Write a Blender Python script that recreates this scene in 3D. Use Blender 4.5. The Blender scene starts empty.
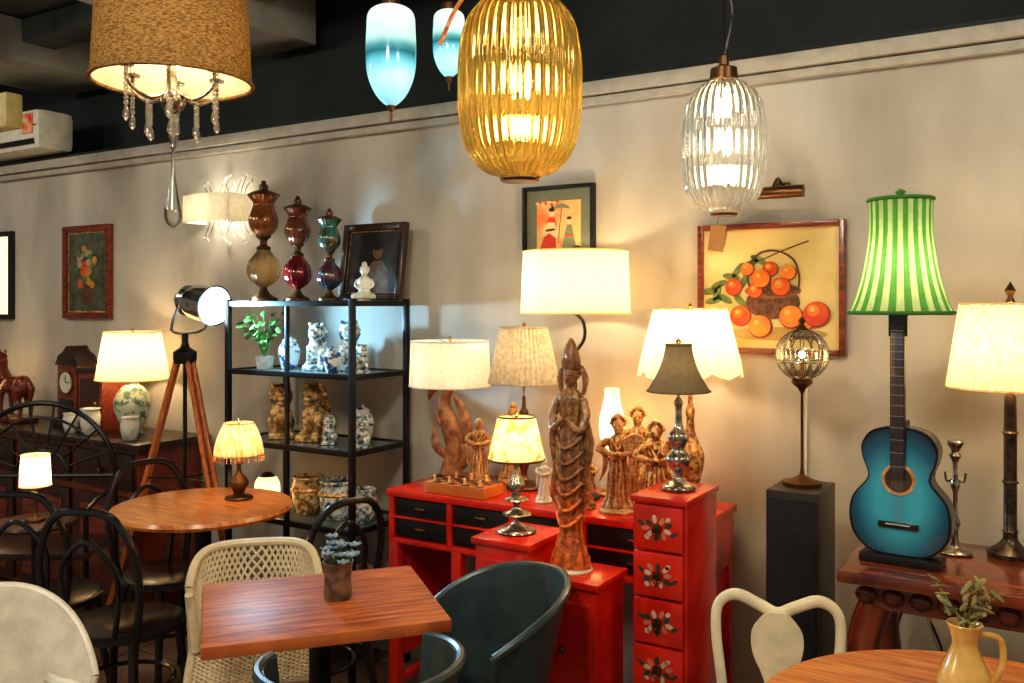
import bpy, math, random
from mathutils import Vector, Matrix
random.seed(7)
S=bpy.context.scene
COL=S.collection
pi=math.pi
try:
    S.view_settings.view_transform='Standard'
    for lk in ('Medium High Contrast','Standard - Medium High Contrast'):
        try: S.view_settings.look=lk; break
        except Exception: pass
except Exception: pass
# ---------------------------------------------------------------- materials
def _new(name):
    m=bpy.data.materials.new(name); m.use_nodes=True
    nt=m.node_tree; nt.nodes.clear()
    out=nt.nodes.new('ShaderNodeOutputMaterial')
    return m,nt,out
def noisecol(nt,c1,c2,scale,stretch=(1,1,1),detail=4,lo=.35,hi=.65,coord='Object',kind='noise'):
    tc=nt.nodes.new('ShaderNodeTexCoord'); mp=nt.nodes.new('ShaderNodeMapping')
    mp.inputs['Scale'].default_value=stretch
    nt.links.new(tc.outputs[coord],mp.inputs['Vector'])
    t=nt.nodes.new('ShaderNodeTexNoise'); t.inputs['Scale'].default_value=scale; t.inputs['Detail'].default_value=detail; o=t.outputs['Fac']
    nt.links.new(mp.outputs[0],t.inputs['Vector'])
    r=nt.nodes.new('ShaderNodeValToRGB')
    r.color_ramp.elements[0].position=lo; r.color_ramp.elements[1].position=hi
    r.color_ramp.elements[0].color=(*c1,1); r.color_ramp.elements[1].color=(*c2,1)
    nt.links.new(o,r.inputs[0])
    return r.outputs[0],o
def M(name,c,rough=.5,metal=0,c2=None,scale=20,stretch=(1,1,1),lo=.35,hi=.65,kind='noise',bump=0,coat=0,em=0,emc=None,pts=None,detail=4):
    m,nt,out=_new(name)
    p=nt.nodes.new('ShaderNodeBsdfPrincipled')
    p.inputs['Roughness'].default_value=rough; p.inputs['Metallic'].default_value=metal
    p.inputs['Coat Weight'].default_value=coat; p.inputs['Coat Roughness'].default_value=.15
    if c2 is None: c2=tuple(x*.82 for x in c)
    o,f=noisecol(nt,c,c2,scale,stretch,kind=kind,lo=lo,hi=hi,detail=detail)
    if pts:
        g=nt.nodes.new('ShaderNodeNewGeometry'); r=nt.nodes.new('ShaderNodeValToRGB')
        e=r.color_ramp.elements; e[0].position=pts[0]; e[0].color=(.08,.05,.035,1); e[1].position=pts[1]; e[1].color=(1.35,1.3,1.2,1)  # pointiness ramp: painted occlusion, crevices darkened and ridges lightened in the colour
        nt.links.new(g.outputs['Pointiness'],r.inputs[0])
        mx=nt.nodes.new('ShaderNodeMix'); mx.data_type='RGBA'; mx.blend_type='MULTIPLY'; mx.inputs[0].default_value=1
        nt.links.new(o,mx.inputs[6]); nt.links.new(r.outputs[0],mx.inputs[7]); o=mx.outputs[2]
    nt.links.new(o,p.inputs['Base Color'])
    if bump:
        b=nt.nodes.new('ShaderNodeBump'); b.inputs['Strength'].default_value=bump; b.inputs['Distance'].default_value=.01
        nt.links.new(f,b.inputs['Height']); nt.links.new(b.outputs[0],p.inputs['Normal'])
    if em:
        p.inputs['Emission Color'].default_value=(*(emc or c),1); p.inputs['Emission Strength'].default_value=em
    nt.links.new(p.outputs[0],out.inputs[0])
    return m
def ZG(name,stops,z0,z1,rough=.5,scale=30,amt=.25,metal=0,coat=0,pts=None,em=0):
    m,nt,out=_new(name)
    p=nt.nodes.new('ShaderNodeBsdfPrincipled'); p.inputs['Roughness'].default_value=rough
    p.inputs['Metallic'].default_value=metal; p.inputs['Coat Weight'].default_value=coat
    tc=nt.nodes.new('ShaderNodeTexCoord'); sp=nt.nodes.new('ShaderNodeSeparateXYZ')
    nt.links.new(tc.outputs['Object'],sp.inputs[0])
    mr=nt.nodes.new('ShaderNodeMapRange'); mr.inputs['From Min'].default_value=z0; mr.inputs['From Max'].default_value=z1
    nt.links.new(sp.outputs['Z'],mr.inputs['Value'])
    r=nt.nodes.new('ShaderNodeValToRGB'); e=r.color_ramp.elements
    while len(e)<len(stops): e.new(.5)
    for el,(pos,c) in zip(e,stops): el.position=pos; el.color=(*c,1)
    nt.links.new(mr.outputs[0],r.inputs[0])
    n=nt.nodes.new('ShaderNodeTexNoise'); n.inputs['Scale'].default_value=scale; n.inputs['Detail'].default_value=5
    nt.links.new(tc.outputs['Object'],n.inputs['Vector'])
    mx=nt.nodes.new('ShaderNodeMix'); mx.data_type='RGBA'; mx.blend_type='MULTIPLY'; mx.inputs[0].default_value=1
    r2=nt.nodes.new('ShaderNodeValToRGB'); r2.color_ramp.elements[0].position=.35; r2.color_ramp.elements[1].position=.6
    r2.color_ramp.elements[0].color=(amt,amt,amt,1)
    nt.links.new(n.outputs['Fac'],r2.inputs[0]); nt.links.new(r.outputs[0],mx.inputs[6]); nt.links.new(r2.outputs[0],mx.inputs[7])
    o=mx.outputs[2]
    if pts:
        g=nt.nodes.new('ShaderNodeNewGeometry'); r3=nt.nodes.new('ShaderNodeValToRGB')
        e=r3.color_ramp.elements; e[0].position=pts[0]; e[0].color=(.10,.06,.05,1); e[1].position=pts[1]; e[1].color=(1.3,1.25,1.2,1)  # crevice shade multiplied into the base colour by pointiness
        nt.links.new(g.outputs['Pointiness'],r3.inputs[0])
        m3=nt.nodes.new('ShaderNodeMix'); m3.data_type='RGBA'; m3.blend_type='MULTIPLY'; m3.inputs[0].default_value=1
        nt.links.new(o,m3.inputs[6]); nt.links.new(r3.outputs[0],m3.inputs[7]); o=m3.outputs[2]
    nt.links.new(o,p.inputs['Base Color'])
    if em: nt.links.new(o,p.inputs['Emission Color']); p.inputs['Emission Strength'].default_value=em
    nt.links.new(p.outputs[0],out.inputs[0])
    return m
def SH(name,c,c2=None,trans=.5,em=0,scale=60,stretch=(1,1,1),lo=.4,hi=.6):
    """lampshade fabric: diffuse + translucent"""
    m,nt,out=_new(name)
    o,f=noisecol(nt,c,c2 or tuple(x*.9 for x in c),scale,stretch,lo=lo,hi=hi)
    d=nt.nodes.new('ShaderNodeBsdfDiffuse'); t=nt.nodes.new('ShaderNodeBsdfTranslucent')
    nt.links.new(o,d.inputs[0]); nt.links.new(o,t.inputs[0])
    mx=nt.nodes.new('ShaderNodeMixShader'); mx.inputs[0].default_value=trans
    nt.links.new(d.outputs[0],mx.inputs[1]); nt.links.new(t.outputs[0],mx.inputs[2])
    last=mx.outputs[0]
    if em:
        e=nt.nodes.new('ShaderNodeEmission'); nt.links.new(o,e.inputs[0]); e.inputs[1].default_value=em
        a=nt.nodes.new('ShaderNodeAddShader'); nt.links.new(last,a.inputs[0]); nt.links.new(e.outputs[0],a.inputs[1]); last=a.outputs[0]
    nt.links.new(last,out.inputs[0]); return m
def GL(name,tint,body,bodyfac=.15,rough=.06,clear=1.0):
    m,nt,out=_new(name)
    t=nt.nodes.new('ShaderNodeBsdfTransparent'); t.inputs[0].default_value=(*tint,1)
    g=nt.nodes.new('ShaderNodeBsdfGlossy'); g.inputs['Roughness'].default_value=rough; g.inputs[0].default_value=(1,.97,.92,1)
    tr=nt.nodes.new('ShaderNodeBsdfTranslucent'); tr.inputs[0].default_value=(*body,1)
    fr=nt.nodes.new('ShaderNodeFresnel'); fr.inputs[0].default_value=1.6
    m1=nt.nodes.new('ShaderNodeMixShader'); m1.inputs[0].default_value=bodyfac
    nt.links.new(t.outputs[0],m1.inputs[1]); nt.links.new(tr.outputs[0],m1.inputs[2])
    m2=nt.nodes.new('ShaderNodeMixShader'); nt.links.new(fr.outputs[0],m2.inputs[0])
    nt.links.new(m1.outputs[0],m2.inputs[1]); nt.links.new(g.outputs[0],m2.inputs[2])
    nt.links.new(m2.outputs[0],out.inputs[0]); return m
def GS(name,tint,clear,body,f_clear=.3,f_body=.12,rough=.03):
    m,nt,out=_new(name)
    g=nt.nodes.new('ShaderNodeBsdfGlass'); g.inputs['Color'].default_value=(*tint,1); g.inputs['Roughness'].default_value=rough; g.inputs['IOR'].default_value=1.5
    t=nt.nodes.new('ShaderNodeBsdfTransparent'); t.inputs[0].default_value=(*clear,1)
    b=nt.nodes.new('ShaderNodeBsdfTranslucent'); b.inputs[0].default_value=(*body,1)
    m1=nt.nodes.new('ShaderNodeMixShader'); m1.inputs[0].default_value=f_clear; nt.links.new(g.outputs[0],m1.inputs[1]); nt.links.new(t.outputs[0],m1.inputs[2])
    m2=nt.nodes.new('ShaderNodeMixShader'); m2.inputs[0].default_value=f_body; nt.links.new(m1.outputs[0],m2.inputs[1]); nt.links.new(b.outputs[0],m2.inputs[2])
    nt.links.new(m2.outputs[0],out.inputs[0]); return m
def EM(name,c,s):
    m,nt,out=_new(name); e=nt.nodes.new('ShaderNodeEmission')
    o,f=noisecol(nt,c,tuple(x*.95 for x in c),8); nt.links.new(o,e.inputs[0]); e.inputs[1].default_value=s
    nt.links.new(e.outputs[0],out.inputs[0]); return m

# ---------------------------------------------------------------- mesh builder
def cr(P,n=6,closed=False):
    P=[Vector(p) for p in P]; N=len(P); out=[]
    rng=N if closed else N-1
    for i in range(rng):
        if closed: a,b,c,d=P[(i-1)%N],P[i],P[(i+1)%N],P[(i+2)%N]
        else: a,b,c,d=P[max(i-1,0)],P[i],P[i+1],P[min(i+2,N-1)]
        for k in range(n):
            t=k/n
            out.append(.5*((2*b)+(c-a)*t+(2*a-5*b+4*c-d)*t*t+(3*b-a-3*c+d)*t**3))
    if not closed: out.append(P[-1])
    return out
class B:
    def __init__(s,name): s.n=name; s.v=[]; s.f=[]; s.m=[]; s.mats=[]
    def mi(s,m):
        if m not in s.mats: s.mats.append(m)
        return s.mats.index(m)
    def add(s,vs,fs,mat,T=None):
        o=len(s.v)
        for v in vs:
            v=Vector(v); s.v.append(T@v if T else v)
        for i,f in enumerate(fs):
            s.f.append([o+k for k in f]); s.m.append(s.mi(mat[i] if isinstance(mat,list) else mat))
    def box(s,c,d,mat,rot=(0,0,0),bev=.004):
        hx,hy,hz=[x/2 for x in d]; b=min(bev,hx*.45,hy*.45,hz*.45)
        R=Matrix.Translation(c)@(Matrix.Rotation(rot[2],4,'Z')@Matrix.Rotation(rot[1],4,'Y')@Matrix.Rotation(rot[0],4,'X'))
        import bmesh
        bm=bmesh.new(); bmesh.ops.create_cube(bm,size=1)
        for v in bm.verts: v.co=Vector((v.co.x*d[0],v.co.y*d[1],v.co.z*d[2]))
        if b>0: bmesh.ops.bevel(bm,geom=list(bm.edges),offset=b,segments=2,affect='EDGES',profile=.6)
        bm.verts.index_update()
        s.add([v.co.copy() for v in bm.verts],[[v.index for v in f.verts] for f in bm.faces],mat,R); bm.free()
    def lathe(s,prof,mat,c=(0,0,0),seg=32,rib=None,sm=0,sx=1,sy=1,T=None,stripe=None,zfn=None,ribw=None):
        if sm: prof=[(max(p[0],0),p[1]) for p in cr([(a,b,0) for a,b in prof],sm)]
        c=Vector(c); vs=[];rows=[]
        for pi_,(r,z) in enumerate(prof):
            if r<1e-4: rows.append([len(vs)]); vs.append(Vector((0,0,z)))
            else:
                row=[]
                for i in range(seg):
                    th=2*pi*i/seg; rr=r
                    if rib: rr=r*(1+rib[1]*(ribw[pi_] if ribw else 1)*math.cos(rib[0]*th))
                    zz=z+(zfn(th,z) if zfn else 0)
                    row.append(len(vs)); vs.append(Vector((rr*math.cos(th)*sx,rr*math.sin(th)*sy,zz)))
                rows.append(row)
        fs=[];ms=[]
        for a,b in zip(rows[:-1],rows[1:]):
            for i in range(seg):
                j=(i+1)%seg
                if len(a)==1 and len(b)==1: continue
                if len(a)==1: fs.append([a[0],b[j],b[i]])
                elif len(b)==1: fs.append([a[i],a[j],b[0]])
                else: fs.append([a[i],a[j],b[j],b[i]])
                ms.append(stripe(i) if stripe else mat)
        TT=Matrix.Translation(c)
        if T: TT=TT@T
        s.add(vs,fs,ms,TT)
    def cyl(s,p1,p2,r1,mat,r2=None,seg=14):
        r2=r1 if r2 is None else r2
        p1,p2=Vector(p1),Vector(p2); d=p2-p1
        T=Matrix.Translation(p1)@d.to_track_quat('Z','Y').to_matrix().to_4x4()
        L=d.length
        s.lathe([(0,0),(r1,0),(r2,L),(0,L)],mat,seg=seg,T=T)
    def ell(s,c,r,mat,rot=(0,0,0),seg=20,n=10):
        if not hasattr(r,'__len__'): r=(r,r,r)
        R=Matrix.Rotation(rot[2],4,'Z')@Matrix.Rotation(rot[1],4,'Y')@Matrix.Rotation(rot[0],4,'X')@Matrix.Diagonal((r[0],r[1],r[2],1))
        prof=[(math.sin(pi*i/n) if 0<i<n else 0,-math.cos(pi*i/n)) for i in range(n+1)]
        s.lathe(prof,mat,c=c,seg=seg,T=R)
    def tube(s,pts,r,mat,seg=8,closed=False,sm=0,flat=1):
        if sm:
            if hasattr(r,'__len__'):
                rr=[p.x for p in cr([(q,0,0) for q in r],sm,closed)]
            else: rr=None
            pts=cr(pts,sm,closed); r=rr if rr else r
        pts=[Vector(p) for p in pts]; N=len(pts)
        if not hasattr(r,'__len__'): r=[r]*N
        vs=[];fs=[]; up=None
        for i,p in enumerate(pts):
            if closed: t=(pts[(i+1)%N]-pts[i-1])
            else: t=(pts[min(i+1,N-1)]-pts[max(i-1,0)])
            if t.length<1e-9: t=Vector((0,0,1))
            t.normalize()
            if up is None:
                up=Vector((0,1,0)) if abs(t.y)<.9 else Vector((1,0,0))
            up=(up-t*up.dot(t)); up.normalize() if up.length>1e-6 else None
            sd=t.cross(up)
            for k in range(seg):
                a=2*pi*k/seg; vs.append(p+sd*math.cos(a)*max(r[i],1e-4)+up*math.sin(a)*max(r[i],1e-4)*flat)
        M_=N if closed else N-1
        for i in range(M_):
            for k in range(seg):
                a=i*seg+k; b=i*seg+(k+1)%seg; j=((i+1)%N)*seg
                fs.append([a,b,j+(k+1)%seg,j+k])
        if not closed:
            fs.append(list(range(seg))[::-1]); fs.append([(N-1)*seg+k for k in range(seg)])
        s.add(vs,fs,mat)
    def shell(s,fn,nu,nv,th,mat):
        P=[[Vector(fn(i/nu,j/nv)) for j in range(nv+1)] for i in range(nu+1)]
        Nn=[[None]*(nv+1) for _ in range(nu+1)]
        for i in range(nu+1):
            for j in range(nv+1):
                a=P[min(i+1,nu)][j]-P[max(i-1,0)][j]; b=P[i][min(j+1,nv)]-P[i][max(j-1,0)]
                n=a.cross(b); Nn[i][j]=n.normalized() if n.length>1e-9 else Vector((0,0,1))
        vs=[];W=nv+1
        for i in range(nu+1):
            for j in range(nv+1): vs.append(P[i][j])
        off=len(vs)
        for i in range(nu+1):
            for j in range(nv+1): vs.append(P[i][j]+Nn[i][j]*th)
        fs=[]
        for i in range(nu):
            for j in range(nv):
                a=i*W+j; q=[a,a+W,a+W+1,a+1]; fs.append(q[::-1]); fs.append([off+k for k in q])
        def side(L):
            for a,b in zip(L[:-1],L[1:]): fs.append([a,b,off+b,off+a])
        side([i*W for i in range(nu+1)]); side([i*W+nv for i in range(nu+1)][::-1])
        side([j for j in range(W)][::-1]); side([nu*W+j for j in range(W)])
        s.add(vs,fs,mat)
    def prism(s,poly,y0,y1,mat):
        n=len(poly); vs=[(a,y0,b) for a,b in poly]+[(a,y1,b) for a,b in poly]
        fs=[list(range(n)),[n+k for k in range(n)][::-1]]+[[i,n+i,n+(i+1)%n,(i+1)%n] for i in range(n)]
        s.add(vs,fs,mat)
    def disc(s,cx,cz,rx,rz,y,mat,rot=0,n=20):
        ps=[]
        for i in range(n):
            a=2*pi*i/n; x=rx*math.cos(a); z=rz*math.sin(a)
            ps.append((cx+x*math.cos(rot)-z*math.sin(rot),cz+x*math.sin(rot)+z*math.cos(rot)))
        s.prism(ps,y,y+.0008,mat)
    def finish(s,loc=(0,0,0),rz=0,remesh=None,disp=None,ang=40,scale=1):
        me=bpy.data.meshes.new(s.n); me.from_pydata([tuple(v*scale) for v in s.v],[],s.f)
        for m in s.mats: me.materials.append(m)
        for p,mi in zip(me.polygons,s.m): p.material_index=mi; p.use_smooth=True
        import bmesh
        bm=bmesh.new(); bm.from_mesh(me); bmesh.ops.recalc_face_normals(bm,faces=bm.faces); bm.to_mesh(me); bm.free()
        me.set_sharp_from_angle(angle=math.radians(ang))
        o=bpy.data.objects.new(s.n,me); COL.objects.link(o)
        o.location=loc; o.rotation_euler=(0,0,rz)
        if remesh:
            r=o.modifiers.new('r','REMESH'); r.mode='VOXEL'; r.voxel_size=remesh; r.use_smooth_shade=True
            sm=o.modifiers.new('s','SMOOTH'); sm.iterations=2; sm.factor=.5
            if disp:
                t=bpy.data.textures.new('carve','CLOUDS'); t.noise_scale=disp[1]
                d=o.modifiers.new('d','DISPLACE'); d.texture=t; d.strength=disp[0]; d.texture_coords='LOCAL'
        return o
def light(name,kind,loc,power,col,parent=None,size=.03,rot=None,spot=None,blend=.5):
    l=bpy.data.lights.new(name,kind); l.energy=power; l.color=col
    if kind in('POINT','SPOT'): l.shadow_soft_size=size
    if kind=='SPOT': l.spot_size=spot; l.spot_blend=blend
    o=bpy.data.objects.new(name,l); COL.objects.link(o); o.location=loc
    if rot is not None: o.rotation_euler=rot
    if parent: o.parent=parent
    return o
WARM=(1,.72,.40); WARM2=(1,.80,.52)
# ---------------------------------------------------------------- palette
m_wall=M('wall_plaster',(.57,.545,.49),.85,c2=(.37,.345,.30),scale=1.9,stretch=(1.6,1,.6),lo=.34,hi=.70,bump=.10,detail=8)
m_trim=M('trim_paint',(.48,.45,.39),.6)
m_black=M('upper_wall_paint',(.022,.030,.033),.7,c2=(.010,.014,.016),scale=2)
m_ceil=M('ceiling_paint',(.07,.085,.085),.6,c2=(.03,.038,.04),scale=1.5)
m_beam=M('beam_paint',(.42,.43,.40),.7,c2=(.18,.20,.19),scale=3)
m_floor=M('floor_tile',(.40,.26,.17),.35,c2=(.22,.12,.08),scale=5,lo=.3,hi=.7)
m_metalblk=M('black_metal',(.012,.013,.014),.35,metal=.3)
m_blkwood=M('black_lacquer_wood',(.012,.012,.014),.25,coat=.4)
m_wood=M('orange_wood',(.76,.29,.07),.3,c2=(.46,.12,.022),scale=5,stretch=(1.5,14,1),coat=.3)
m_wood2=M('table_wood',(.62,.18,.05),.42,c2=(.30,.06,.018),scale=5,stretch=(1.5,12,1),coat=0)
m_tri=M('tripod_wood',(.62,.21,.06),.35,c2=(.36,.10,.03),scale=20,stretch=(6,6,1))
m_dark=M('dark_wood',(.06,.022,.014),.35,c2=(.02,.009,.007),scale=10,stretch=(1,8,1),coat=.4)
m_redb=M('redbrown_wood',(.28,.05,.02),.3,c2=(.10,.02,.011),scale=10,stretch=(1,8,8),coat=.5)
m_red=M('red_lacquer',(.80,.032,.010),.26,c2=(.52,.014,.006),scale=7,coat=.5)
m_redd=M('red_edge',(.22,.01,.005),.3)
m_blk=M('black_panel',(.016,.015,.015),.35)
m_brass=M('brass',(.62,.40,.14),.25,metal=1)
m_bronze=M('bronze_dark',(.16,.08,.035),.38,metal=.8)
m_chrome=M('chrome',(.75,.76,.78),.12,metal=1)
m_silver=M('antique_silver',(.62,.55,.44),.22,metal=.85,c2=(.14,.12,.10),scale=60)
m_cream=M('cream_plastic',(.88,.76,.52),.35)
m_white=M('white_plastic',(.84,.78,.66),.35)
m_teal=M('charcoal_grey_plastic',(.045,.068,.072),.32,c2=(.03,.048,.052))
m_beige=M('beige_mesh_plastic',(.80,.68,.46),.45)
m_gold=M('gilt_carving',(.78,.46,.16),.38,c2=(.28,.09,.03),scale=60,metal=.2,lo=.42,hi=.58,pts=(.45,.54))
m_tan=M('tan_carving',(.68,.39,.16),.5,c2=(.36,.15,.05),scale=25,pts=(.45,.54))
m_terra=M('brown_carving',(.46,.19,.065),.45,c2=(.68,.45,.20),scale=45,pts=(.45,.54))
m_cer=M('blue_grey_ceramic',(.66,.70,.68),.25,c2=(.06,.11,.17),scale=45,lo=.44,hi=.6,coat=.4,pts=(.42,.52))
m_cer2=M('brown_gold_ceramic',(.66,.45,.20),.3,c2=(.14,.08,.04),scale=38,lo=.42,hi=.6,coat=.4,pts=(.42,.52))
m_bw=M('blue_white_porcelain',(.78,.80,.78),.15,c2=(.03,.07,.25),scale=34,lo=.50,hi=.56,coat=.6)
m_porc=M('white_porcelain',(.80,.78,.70),.2,c2=(.55,.55,.42),scale=22,lo=.5,hi=.62,coat=.5)
m_green=M('leaf_green',(.12,.32,.06),.5,c2=(.05,.15,.03),scale=30)
m_glassA=GS('amber_ribbed_glass',(1,.90,.60),(1,.88,.55),(1,.78,.38),.16,.012,.01)
m_glassC=GS('clear_ribbed_glass',(.96,.98,1),(.95,.97,1),(1,.9,.75),.24,.012,.01)
m_crys=GL('crystal',(.95,.95,.95),(1,1,1),.22,.02)
m_shW=SH('shade_warm_cream',(.98,.86,.62),trans=.6)
m_shP=SH('shade_silk_pleat',(.66,.61,.50),(.48,.44,.34),trans=.45)
m_wht=SH('shade_white',(.94,.90,.78),trans=.5)
m_grey=SH('shade_taupe',(.24,.19,.12),trans=.15)
m_burl=SH('burlap',(.40,.24,.09),(.18,.10,.035),trans=.10,scale=90,stretch=(1,1,3))
m_gA=SH('green_silk',(.13,.34,.09),trans=.35); m_gB=SH('pale_green_silk',(.55,.66,.34),trans=.45)
m_bulb=EM('bulb_glow',(1,.74,.36),36)
# ---------------------------------------------------------------- room
W=3.07
def room(name,c,d,mat,bev=0):
    b=B(name); b.box((0,0,0),d,mat,bev=bev); return b.finish(c)
room('floor',(-2.6,.6,-.05),(12.5,6.6,.1),m_floor)
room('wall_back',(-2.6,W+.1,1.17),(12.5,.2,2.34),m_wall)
room('wall_upper',(-2.6,W+.33,2.7),(12.5,.1,.74),m_black)
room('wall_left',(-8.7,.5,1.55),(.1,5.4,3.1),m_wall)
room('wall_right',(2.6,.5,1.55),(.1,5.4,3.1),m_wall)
room('ceiling',(-2.6,.6,3.05),(12.5,6.6,.1),m_ceil)
b=B('trim_cornice')
b.box((0,0,.015),(12.3,.05,.05),m_trim,bev=.008); b.box((0,.006,-.03),(12.3,.03,.03),m_trim,bev=.006)
b.finish((-2.6,W-.026,2.30))
room('trim_ledge',(-2.6,W+.13,2.35),(12.3,.3,.02),m_black)
room('baseboard_back',(-2.6,W-.008,.05),(12.3,.014,.1),m_trim)
for i,(x,w) in enumerate([(-4.9,.6),(-3.3,.4),(-.6,.35)]):
    room('ceiling_beam',(x,.7,2.88),(w,5.1,.22),m_beam,.01)
room('ceiling_beam',(-2.6,2.75,2.93),(12.0,.18,.12),m_ceil,.01)
b=B('floor_tile_seams')
mg=M('grout',(.10,.07,.05),.8)
for i in range(24): b.box((-8.4+i*.45,.6,.0008),(.006,5.4,.0012),mg,bev=0)
for i in range(12): b.box((-2.6,-2+i*.45,.0008),(11.8,.006,.0012),mg,bev=0)
b.finish()
# ---------------------------------------------------------------- AC
b=B('air_conditioner')
mac=M('ac_white',(.74,.73,.64),.4)
b.box((0,0,0),(.85,.22,.23),mac,bev=.04); b.box((0,-.108,-.07),(.78,.02,.03),m_blk,bev=.003)
b.box((0,-.11,.02),(.80,.008,.006),m_blk,bev=0)
b.box((.33,-.114,.03),(.10,.006,.11),M('ac_label',(.75,.02,.015),.5,c2=(.85,.55,.3),scale=16),bev=0)
b.box((0,.13,0),(.5,.1,.1),mac)
b.finish((-5.27,W-.07,2.49))
b=B('exit_sign_box'); b.box((0,0,0),(.30,.08,.16),M('yellowed_plastic',(.55,.46,.18),.5),bev=.01); b.cyl((0,0,.08),(0,0,.60),.008,m_metalblk)
b.finish((-4.24,2.33,2.396))
# ---------------------------------------------------------------- pictures
def frame(name,x0,x1,z0,z1,fw,fm,cm,mat2=None,mw=0,y=W,loc=None):
    b=B(name); w=x1-x0; h=z1-z0
    b.box((-w/2+fw/2,-.015,0),(fw,.03,h),fm); b.box((w/2-fw/2,-.015,0),(fw,.03,h),fm)
    b.box((0,-.015,h/2-fw/2),(w-2*fw,.03,fw),fm); b.box((0,-.015,-h/2+fw/2),(w-2*fw,.03,fw),fm)
    b.box((0,-.007,0),(w-fw,.012,h-fw),mat2 or cm,bev=0)
    if mat2: b.box((0,-.0135,0),(w-2*fw-2*mw,.001,h-2*fw-2*mw),cm,bev=0)
    return b,((x0+x1)/2,y-.0005,(z0+z1)/2)
canv=M('canvas_cream',(.80,.66,.32),.6,c2=(.62,.48,.19),scale=4)
b,l=frame('fruit_painting',-1.093,-.596,1.337,1.782,.02,m_redb,canv)
cx,cz=l[0],l[2]
def PX(px,py): return (-1.093+.497*(px-700)/147-cx, 1.782-.445*(py-220)/135-cz)
pe=M('peach_paint',(.76,.15,.02),.6,c2=(.80,.33,.04),scale=11); pe2=M('peach_red',(.55,.035,.012),.6,c2=(.76,.16,.025),scale=11)
pdk=M('peach_shade_paint',(.30,.03,.01),.6); phl=M('peach_highlight_paint',(.88,.50,.16),.6)
bk=M('basket_paint',(.06,.018,.012),.6,c2=(.20,.08,.035),scale=90); lf=M('leaf_paint',(.05,.13,.04),.6,c2=(.2,.26,.08),scale=20)
sg=.0034; y=-.0145
def pc(px,py,r,m,dy,ry=None,rot=0):
    x,z=PX(px,py); b.disc(x,z,r*sg,(ry or r)*sg*.97,y-dy,m,rot)
pc(780,334,50,M('painted_tablecloth',(.50,.33,.11),.6),.0006,7)
b.tube([(PX(812,240)[0],y-.001,PX(812,240)[1]),(PX(780,252)[0],y-.001,PX(780,252)[1]),(PX(745,268)[0],y-.001,PX(745,268)[1])],.002,bk,sm=4)
hp=[(754,290),(752,268),(763,252),(780,249),(797,258),(803,275),(802,290)]
b.tube([(PX(*p)[0],y-.0015,PX(*p)[1]) for p in hp],.0032,bk,sm=4)
for p in [(722,283,.4),(728,298,-.5),(742,268,.9),(735,275,-.2),(716,300,.2),(755,262,.5),(720,292,1.2),(744,300,-.8),(763,258,-.5),(712,290,.1),(748,280,1.1)]: pc(p[0],p[1],9,lf,.002,3.5,p[2])
pc(777,302,27,bk,.0025,17); pc(777,290,28,M('basket_rim',(.25,.12,.05),.6),.003,8); pc(777,289,25,bk,.0035,6)
def pch(px,py,r,t,dy):
    pc(px,py,r,pdk,dy); pc(px-.7,py-.8,r*.92,pe if t else pe2,dy+.0006); pc(px-r*.25,py-r*.3,r*.45,pe,dy+.0010); pc(px-r*.32,py-r*.4,r*.2,phl,dy+.0014)
for k,p in enumerate([(752,268,7,1),(775,268,8,0),(793,272,8,1),(738,286,9,0),(760,290,8,0),(766,278,10,1),(786,286,10,0)]): pch(*p,.004+.0006*k)
for k,p in enumerate([(745,316,11,0),(765,327,12,1),(809,322,9,1),(796,317,12,1),(820,314,13,0)]): pch(*p,.0045+.0006*k)
b.finish(l)
b=B('price_tag'); b.box((0,0,0),(.055,.003,.09),M('kraft_card',(.36,.20,.08),.8),rot=(0,.15,0),bev=0); b.tube([(0,0,.04),(.005,.006,.08),(0,.03,.1)],.001,m_blk); b.finish((-1.02,W-.034,1.735))
b=B('picture_light')
b.cyl((-.095,-.12,0),(.095,-.12,0),.020,m_bronze,seg=20); b.tube([(0,-.12,.02),(0,-.07,.05),(0,0,.03)],.006,m_bronze,sm=5); b.box((0,-.006,.02),(.05,.012,.05),m_bronze)
b.finish((-.80,W-.002,1.87))
mo=M('oriental_art',(.72,.20,.05),.6,c2=(.74,.44,.18),scale=9,lo=.40,hi=.5)
b,l=frame('oriental_picture',-1.81,-1.50,1.66,1.965,.014,m_metalblk,mo,M('grey_mount',(.17,.19,.13),.7),.045)
dk=M('ink_paint',(.05,.03,.03),.6); oc=M('ochre_paint',(.80,.62,.34),.6); tq=M('faded_green_paint',(.20,.24,.14),.6); vr=M('vermilion_paint',(.60,.05,.02),.6)
b.prism([(-.042,.030),(-.055,.005),(-.062,-.04),(-.082,-.09),(-.055,-.098),(-.01,-.095),(-.012,-.04),(-.008,.005),(-.018,.032)],-.0146,-.0140,vr)
b.prism([(-.046,.012),(-.072,-.02),(-.066,-.045),(-.04,-.03),(-.012,-.05),(-.004,-.028),(-.016,.01)],-.0150,-.0144,oc)
b.disc(-.035,-.018,.024,.005,-.0154,dk,.1)
b.disc(-.03,.046,.011,.014,-.0150,oc); b.disc(-.029,.060,.014,.008,-.0152,dk); b.disc(-.026,.070,.006,.006,-.0152,dk)
b.tube([(.0,-.0148,-.07),(.006,-.0148,0),(.014,-.0148,.068)],.0012,dk); b.prism([(-.022,.062),(-.01,.076),(.014,.084),(.04,.074),(.052,.060),(.014,.066)],-.0154,-.0148,tq)
b.prism([(.037,.0),(.028,-.03),(.020,-.07),(.010,-.095),(.045,-.10),(.078,-.092),(.066,-.04),(.056,.0)],-.0146,-.0140,tq); b.disc(.047,-.04,.018,.004,-.0152,vr)
b.disc(.046,.013,.009,.012,-.0150,oc); b.disc(.047,.025,.011,.006,-.0152,dk)
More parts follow.
